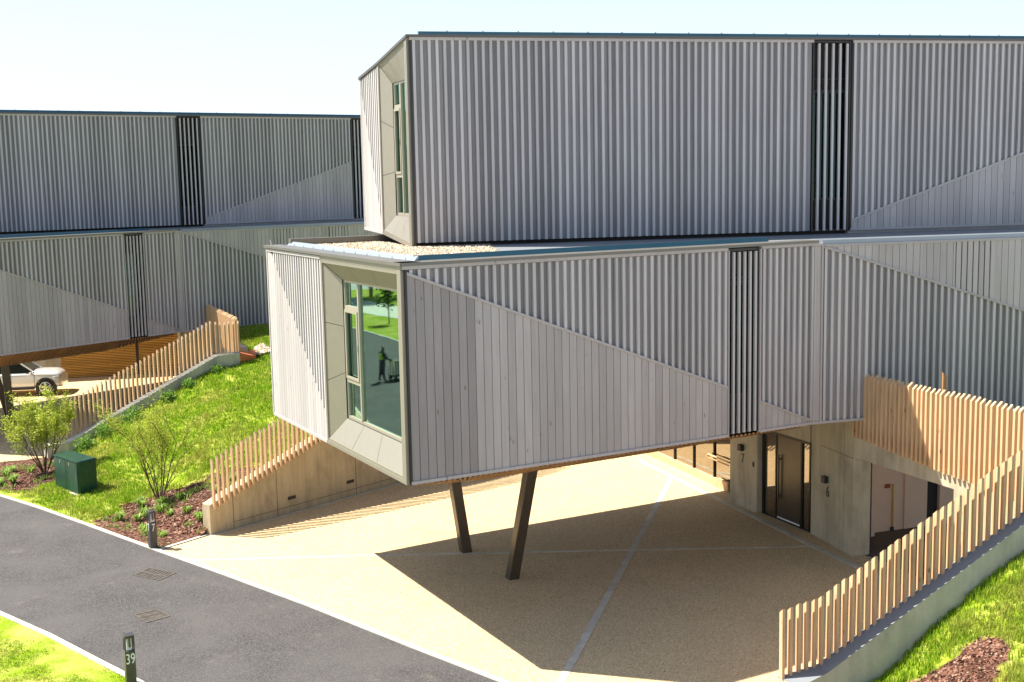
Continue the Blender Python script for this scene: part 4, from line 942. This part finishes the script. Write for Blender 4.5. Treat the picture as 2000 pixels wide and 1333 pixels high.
def two(F0):
    c = F0.xy(0, 0); return [(Fr(c, math.degrees(math.atan2(F0.d[1], F0.d[0]))), 0, .0965), (Fr(c, math.degrees(math.atan2(F0.d[1], F0.d[0]))-90), 0, .0965)]
def one(F0): return two(F0)[:1]
bollard('dark square bollard with white 7 at the corner of the bark bed', -9.87, 32.62, 0, '7', 38, two)
bollard('dark square bollard with white 39 on the lawn edge nearest the camera', -7.66, 23.36, -.02, '39', 28, one)

cb = thing('utility_cabinet', 'dark green steel utility cabinet on the grass beside the leafy shrub', 'cabinet', (-14.2, 39.0, .05))
CF = Fr((-14.98, 39.42), to=(-13.80, 38.22))
m = MB(); m.fbox(CF, 0, CF.len, .1, 1.13, -.62, 0); m.build('body', 'green_cabinet', cb, bevel=.01)
m = MB(); m.hexa([CF(-.03, 1.13, -.65), CF(CF.len+.03, 1.13, -.65), CF(CF.len+.03, 1.13, .03), CF(-.03, 1.13, .03)], [CF(.0, 1.19, -.6), CF(CF.len, 1.19, -.6), CF(CF.len, 1.16, .03), CF(0, 1.16, .03)]); m.build('lid', 'green_cabinet', cb)
for a, b in ((.03, CF.len*.5-.006), (CF.len*.5+.006, CF.len-.03)):
    m = MB(); m.fbox(CF, a, b, .14, 1.1, 0, .018); m.build('door', 'green_cabinet', cb, bevel=.004)
m = MB(); m.fbox(CF, -.06, CF.len+.06, -.1, .1, -.7, .08); m.build('plinth', 'concrete_pale', cb)
m = MB(); m.fbox(CF, .46, .49, .95, 1.06, .018, .03); m.fbox(CF, 1.1, 1.13, .95, 1.06, .018, .03); m.build('handle', 'warm_bar', cb)

def cover(name, label, P, cat, bars):
    P = [Vector((*p, 0)) for p in P]; c = sum(P, Vector())/4; root = thing(name, label, cat, (c.x, c.y, 0)); m = MB()
    def q(u, v): return P[0].lerp(P[1], u).lerp(P[3].lerp(P[2], u), v)
    def slab(u0, u1, v0, v1, z): a = [q(u0, v0), q(u1, v0), q(u1, v1), q(u0, v1)]; m.hexa([p+Vector((0, 0, -.02)) for p in a], [p+Vector((0, 0, z)) for p in a])
    slab(0, 1, 0, .07, .012); slab(0, 1, .93, 1, .012); slab(0, .07, .07, .93, .012); slab(.93, 1, .07, .93, .012)
    m.build('frame', 'iron', root); m = MB()
    if bars:
        for k in range(8): slab(.1+k*.102, .15+k*.102, .09, .91, .009)
        slab(.08, .92, .47, .53, .0105)
    else:
        slab(.09, .49, .09, .91, .007); slab(.51, .91, .09, .91, .007)
        for k in range(9):
            slab(.12+k*.085, .15+k*.085, .12, .88, .0105)
    m.build('grating' if bars else 'lid', 'iron', root)
cover('drain_grating', 'rusty iron drain grating in the road nearer the driveway', [(-9.73, 30.28), (-8.91, 29.80), (-8.65, 30.38), (-9.47, 30.88)], 'drain cover', True)
cover('manhole_cover', 'square iron manhole cover in the road nearer the camera', [(-8.82, 27.36), (-8.37, 26.82), (-7.93, 27.22), (-8.38, 27.72)], 'manhole cover', False)
m = MB(); m.prism([(10.1, 28.6, 3.2), (10.18, 28.6, 3.2), (10.18, 28.7, 3.2), (10.1, 28.7, 3.2)], [(10.1, 28.6, 5.05), (10.18, 28.6, 5.0), (10.18, 28.7, 5.0), (10.1, 28.7, 5.08)])
o = m.build('wooden_stake', 'larch_soffit', None, label='rusty brown stake standing behind the upper picket fence', category='stake')
m = MB(); m.hexa([(-10.75, 48.4, 2.6), (-10.25, 48.9, 2.6), (-10.5, 50.4, 2.6), (-11.0, 49.6, 2.6)], [(-10.75, 48.4, 3.08), (-10.25, 48.9, 2.95), (-10.5, 50.4, 2.96), (-11.0, 49.6, 3.08)])
m.build('planter_edge', 'terracotta', None, label='orange waterproofed ledge at the top end of the far ramp wall', category='ledge')
x, y, z = scatter([(-10.3, 49.2), (-9.7, 49.9), (-10.5, 51.6), (-10.7, 50.8)], 1600, lambda x, y: fb(x, y)+.1, lambda x, y: x > -99); chips('ledge_gravel', x, y, z, .06, 'pebble', .7)

# ------------------------------------------------------------------ the parked car
def car():
    root = thing('parked_car', 'white off-road car parked under the far house, its front end showing', 'car', (-22.1, 57.9, 0))
    ang = R(8); dx = Vector((math.cos(ang), math.sin(ang), 0)); dy = Vector((-math.sin(ang), math.cos(ang), 0)); org = Vector((-22.1, 57.75, 0))
    P = lambda x, y, z: org+dx*x+dy*y+Vector((0, 0, z))    # x forward from front axle, y to the far side
    # body sections: x, z bottom, belt z, top(hood) z, half width bottom, half width shoulder
    W = .96
    st = [(-3.75, .55, .85, .95, .74, .72), (-3.6, .36, .98, 1.12, .88, .86), (-3.0, .30, 1.02, 1.14, .95, .90), (-2.0, .28, 1.02, 1.12, .96, .90), (-1.0, .28, 1.02, 1.12, .96, .90), (-.55, .30, 1.02, 1.12, .96, .90),
          (-.3, .34, 1.03, 1.16, .97, .90), (.1, .38, 1.02, 1.15, .97, .88), (.4, .36, 1.0, 1.11, .96, .84), (.58, .32, .92, 1.03, .9, .78), (.68, .34, .82, .93, .8, .68), (.72, .42, .70, .80, .68, .58)]
    rings = []
    for x, zb, zs, zt, wb, ws in st:
        half = [(0, zb), (wb*.8, zb), (wb, zb+.12), (W/.96*wb, (zb+zs)/2), (wb*.985, zs-.06), (ws, zs+.03), (ws*.7, zt-.01), (ws*.35, zt), (0, zt+.01)]
        ring = [(-a, b) for a, b in half]+[(a, b) for a, b in half[::-1][1:-1]]
        rings.append([P(x, a+W, b) for a, b in ring])
    m = MB(); k = len(rings[0])
    for r in rings: m.v += [tuple(p) for p in r]
    for i in range(len(rings)-1):
        for j in range(k): m.f.append((i*k+j, i*k+(j+1) % k, (i+1)*k+(j+1) % k, (i+1)*k+j))
    m.f.append(tuple(range(k))); m.f.append(tuple((len(rings)-1)*k+j for j in range(k)))
    o = m.build('body', 'car_paint', root, smooth=True); md = o.modifiers.new('sub', 'SUBSURF'); md.levels = 2; md.render_levels = 2
    # cabin
    def loft(name, secs, mat):
        m = MB(); k = len(secs[0])
        for r in secs: m.v += [tuple(P(*p)) for p in r]
        for i in range(len(secs)-1):
            for j in range(k): m.f.append((i*k+j, i*k+(j+1) % k, (i+1)*k+(j+1) % k, (i+1)*k+j))
        m.f.append(tuple(range(k))); m.f.append(tuple((len(secs)-1)*k+j for j in range(k)))
        return m.build(name, mat, root, bevel=.03)
    loft('windows', [[(-3.5, .16, 1.05), (-.55, .16, 1.08), (-.55, 1.76, 1.08), (-3.5, 1.76, 1.05)], [(-3.1, .30, 1.58), (-1.25, .30, 1.6), (-1.25, 1.62, 1.6), (-3.1, 1.62, 1.58)]], 'car_glass')
    loft('roof', [[(-3.2, .27, 1.57), (-1.2, .27, 1.58), (-1.2, 1.65, 1.58), (-3.2, 1.65, 1.57)], [(-2.9, .38, 1.70), (-1.5, .38, 1.70), (-1.5, 1.54, 1.70), (-2.9, 1.54, 1.70)]], 'car_paint')
    m = MB()
    m.bar(P(-.52, .17, 1.1), P(-1.24, .28, 1.6), .06, .05); m.bar(P(-.52, 1.75, 1.1), P(-1.24, 1.64, 1.6), .06, .05); m.bar(P(-1.95, .13, 1.08), P(-1.95, .27, 1.6), .05, .08)
    m.build('pillar', 'car_paint', root)
    m = MB(); m.bar(P(-.62, -.16, 1.08), P(-.62, .1, 1.06), .12, .14); m.build('wing_mirror', 'car_paint', root, bevel=.03)
    m = MB(); m.bar(P(.36, .0, .84), P(.62, .14, .84), .1, .13); m.build('headlight', 'lamp_glass', root, bevel=.03)
    m = MB(); m.bar(P(.3, .5, 1.105), P(.12, .5, 1.13), .1, .015); m.build('bonnet_vent', 'black_box', root)
    m = MB(); 
    for x in (-.5, -1.55, -2.6): m.bar(P(x, -.012, .45), P(x, -.012, 1.0), .012, .012, (0, 1, 0))
    m.build('door_gap', 'black_box', root)
    m = MB(); m.bar(P(-3.2, -.006, .36), P(-.5, -.006, .36), .03, .12); m.build('sill', 'black_box', root)
    for wx in (0, -2.95):
        w = thing_part('wheel', root, P(wx, 0, .38))
        def ring(r, y, kk=28): return [P(wx+r*math.cos(t), y, .38+r*math.sin(t)) for t in [2*math.pi*i/kk for i in range(kk)]]
        m = MB(); m.prism(ring(.47, -.022), ring(.47, .3)); m.build('arch_liner', 'black_box', w)
        m = MB(); m.prism(ring(.37, -.05), ring(.38, .24)); m.build('tyre', 'tyre', w, bevel=.03)
        m = MB(); m.prism(ring(.265, -.055), ring(.255, -.045)); m.build('rim_back', 'dark_metal', w)
        m = MB()
        for i in range(5):
            for e in (-.16, .16):
                t = 2*math.pi*i/5+.3; c = P(wx, -.075, .38); q = P(wx+.25*math.cos(t+e), -.07, .38+.25*math.sin(t+e)); m.bar(c, q, .035, .03, (0, 1, 0))
        a, b = ring(.275, -.072), ring(.245, -.075)
        for i in range(28):
            j = (i+1) % 28; m.poly([a[i], a[j], b[j], b[i]])
        m.prism(ring(.05, -.09, 12), ring(.05, -.06, 12)); m.build('rim', 'rim_metal', w)
car()

# ------------------------------------------------------------------ the worker with a trolley, seen in the window's reflection
def worker(x, y):
    root = thing('person', 'worker in yellow vest and dark cap pushing a trolley on the road', 'person', (x, y, 0))
    def skin(name, pts, edges, mat):
        me = bpy.data.meshes.new(name); me.from_pydata([p[:3] for p in pts], edges, []); o = bpy.data.objects.new(name, me); COL.objects.link(o); o.parent = root
        md = o.modifiers.new('skin', 'SKIN'); md.use_smooth_shade = True
        for v, p in zip(me.skin_vertices[0].data, pts): v.radius = (p[3]*1.25, p[3]*1.1)
        me.skin_vertices[0].data[0].use_root = True
        s = o.modifiers.new('sub', 'SUBSURF'); s.levels = 1; s.render_levels = 2; me.materials.append(M[mat]); return o
    skin('body', [(0, 0, .95, .14), (0, .1, .5, .075), (.05, .13, .1, .05), (.17, .13, .05, .04), (0, -.1, .5, .075), (-.12, -.12, .12, .05), (.0, -.12, .05, .04), (.03, 0, 1.2, .14), (.05, 0, 1.42, .13), (.07, 0, 1.53, .055), (.09, 0, 1.66, .095),
        (.05, .2, 1.4, .06), (.15, .26, 1.15, .045), (.38, .22, 1.05, .035), (.47, .21, 1.04, .03), (.05, -.2, 1.4, .06), (.15, -.26, 1.15, .045), (.38, -.22, 1.05, .035), (.47, -.21, 1.04, .03)],
        [(0, 1), (1, 2), (2, 3), (0, 4), (4, 5), (5, 6), (0, 7), (7, 8), (8, 9), (9, 10), (8, 11), (11, 12), (12, 13), (13, 14), (8, 15), (15, 16), (16, 17), (17, 18)], 'trousers')
    skin('vest', [(0.01, 0, .98, .15), (.03, 0, 1.2, .16), (.05, 0, 1.46, .14)], [(0, 1), (1, 2)], 'hivis')
    skin('head', [(.09, 0, 1.6, .06), (.1, 0, 1.66, .1), (.1, 0, 1.72, .09)], [(0, 1), (1, 2)], 'skin')
    skin('cap', [(.09, 0, 1.73, .1), (.09, 0, 1.78, .09)], [(0, 1)], 'helmet')
    root.rotation_euler = (0, 0, R(200))
    t = thing('trolley', 'flat metal trolley pushed by the worker in the yellow vest', 'trolley', (x, y, 0)); t.rotation_euler = (0, 0, R(200))
    def q(m, name, mat):
        o = m.build(name, mat, None); o.parent = t; return o
    m = MB(); m.bar((.5, .26, .2), (.5, .26, 1.04), .03, .03, (1, 0, 0)); m.bar((.5, -.26, .2), (.5, -.26, 1.04), .03, .03, (1, 0, 0)); m.bar((.5, -.28, 1.04), (.5, .28, 1.04), .035, .035); q(m, 'handle', 'chrome')
    m = MB(); m.box(.5, 1.4, -.3, .3, .2, .26)
    for k in range(6): m.bar((.62+k*.14, .29, .26), (.62+k*.14, .29, .95), .025, .025, (1, 0, 0)); m.bar((.62+k*.14, -.29, .26), (.62+k*.14, -.29, .95), .025, .025, (1, 0, 0))
    m.box(.5, 1.5, -.32, .32, .93, .97); q(m, 'deck', 'iron')
    for a in (.6, 1.3):
        for b in (-.25, .25):
            m = MB(); m.tube((a, b-.02, .1), (a, b+.02, .1), .1, .1, 12); q(m, 'wheel', 'tyre')
worker(-28.4, 48.3)
def far_tree(label, x, y, H, rad, k=9000):
    root = thing('tree', label, 'tree', (x, y, 0), 'trees across the road, behind the viewer\'s left'); m = MB()
    q = H/9; m.tube((x, y, -.1), (x, y, H*.5), .18*q, .1*q, 8)
    for j in range(9):
        a = j*.7; m.tube((x, y, H*(.3+.04*j)), (x+math.cos(a)*rad*.7, y+math.sin(a)*rad*.7, H*(.5+.05*j)), .06*q, .02*q, 5)
    m.build('trunk', 'bark', root)
    cc = rng.normal(0, 1, (26, 3)); cc /= np.linalg.norm(cc, axis=1)[:, None]; cc *= rng.uniform(.3, .85, 26)[:, None]
    P = cc[rng.integers(0, 26, k)]+rng.normal(0, .17, (k, 3)); P = P*np.array([rad, rad, H*.38])+np.array([0, 0, H*.64])
    a = rng.normal(0, 1, (k, 3)); a /= np.linalg.norm(a, axis=1)[:, None]; b = np.cross(a, rng.normal(0, 1, (k, 3))); b /= np.linalg.norm(b, axis=1)[:, None]; a *= .14; b *= .08
    V = np.stack([P-a, P+b, P+a, P-b], 1).reshape(-1, 3); i = np.arange(k)[:, None]*4
    raw_mesh('crown', V, i+np.array([[0, 1, 2, 3]]), 'leaf_dark', root)
for i, (x, y, h, r, l) in enumerate([(-47.3, 63.7, 3.2, .9, 'young staked tree on the grass across the road'), (-62, 78, 9, 4, 'tall round tree beyond the pale path'), (-70, 74, 10, 5, 'broad dark tree at the far end of the road'), (-56, 84, 9, 4, 'dark tree behind the far driveway')]):
    far_tree(l, x, y, h, r, 350 if h < 5 else 9000)
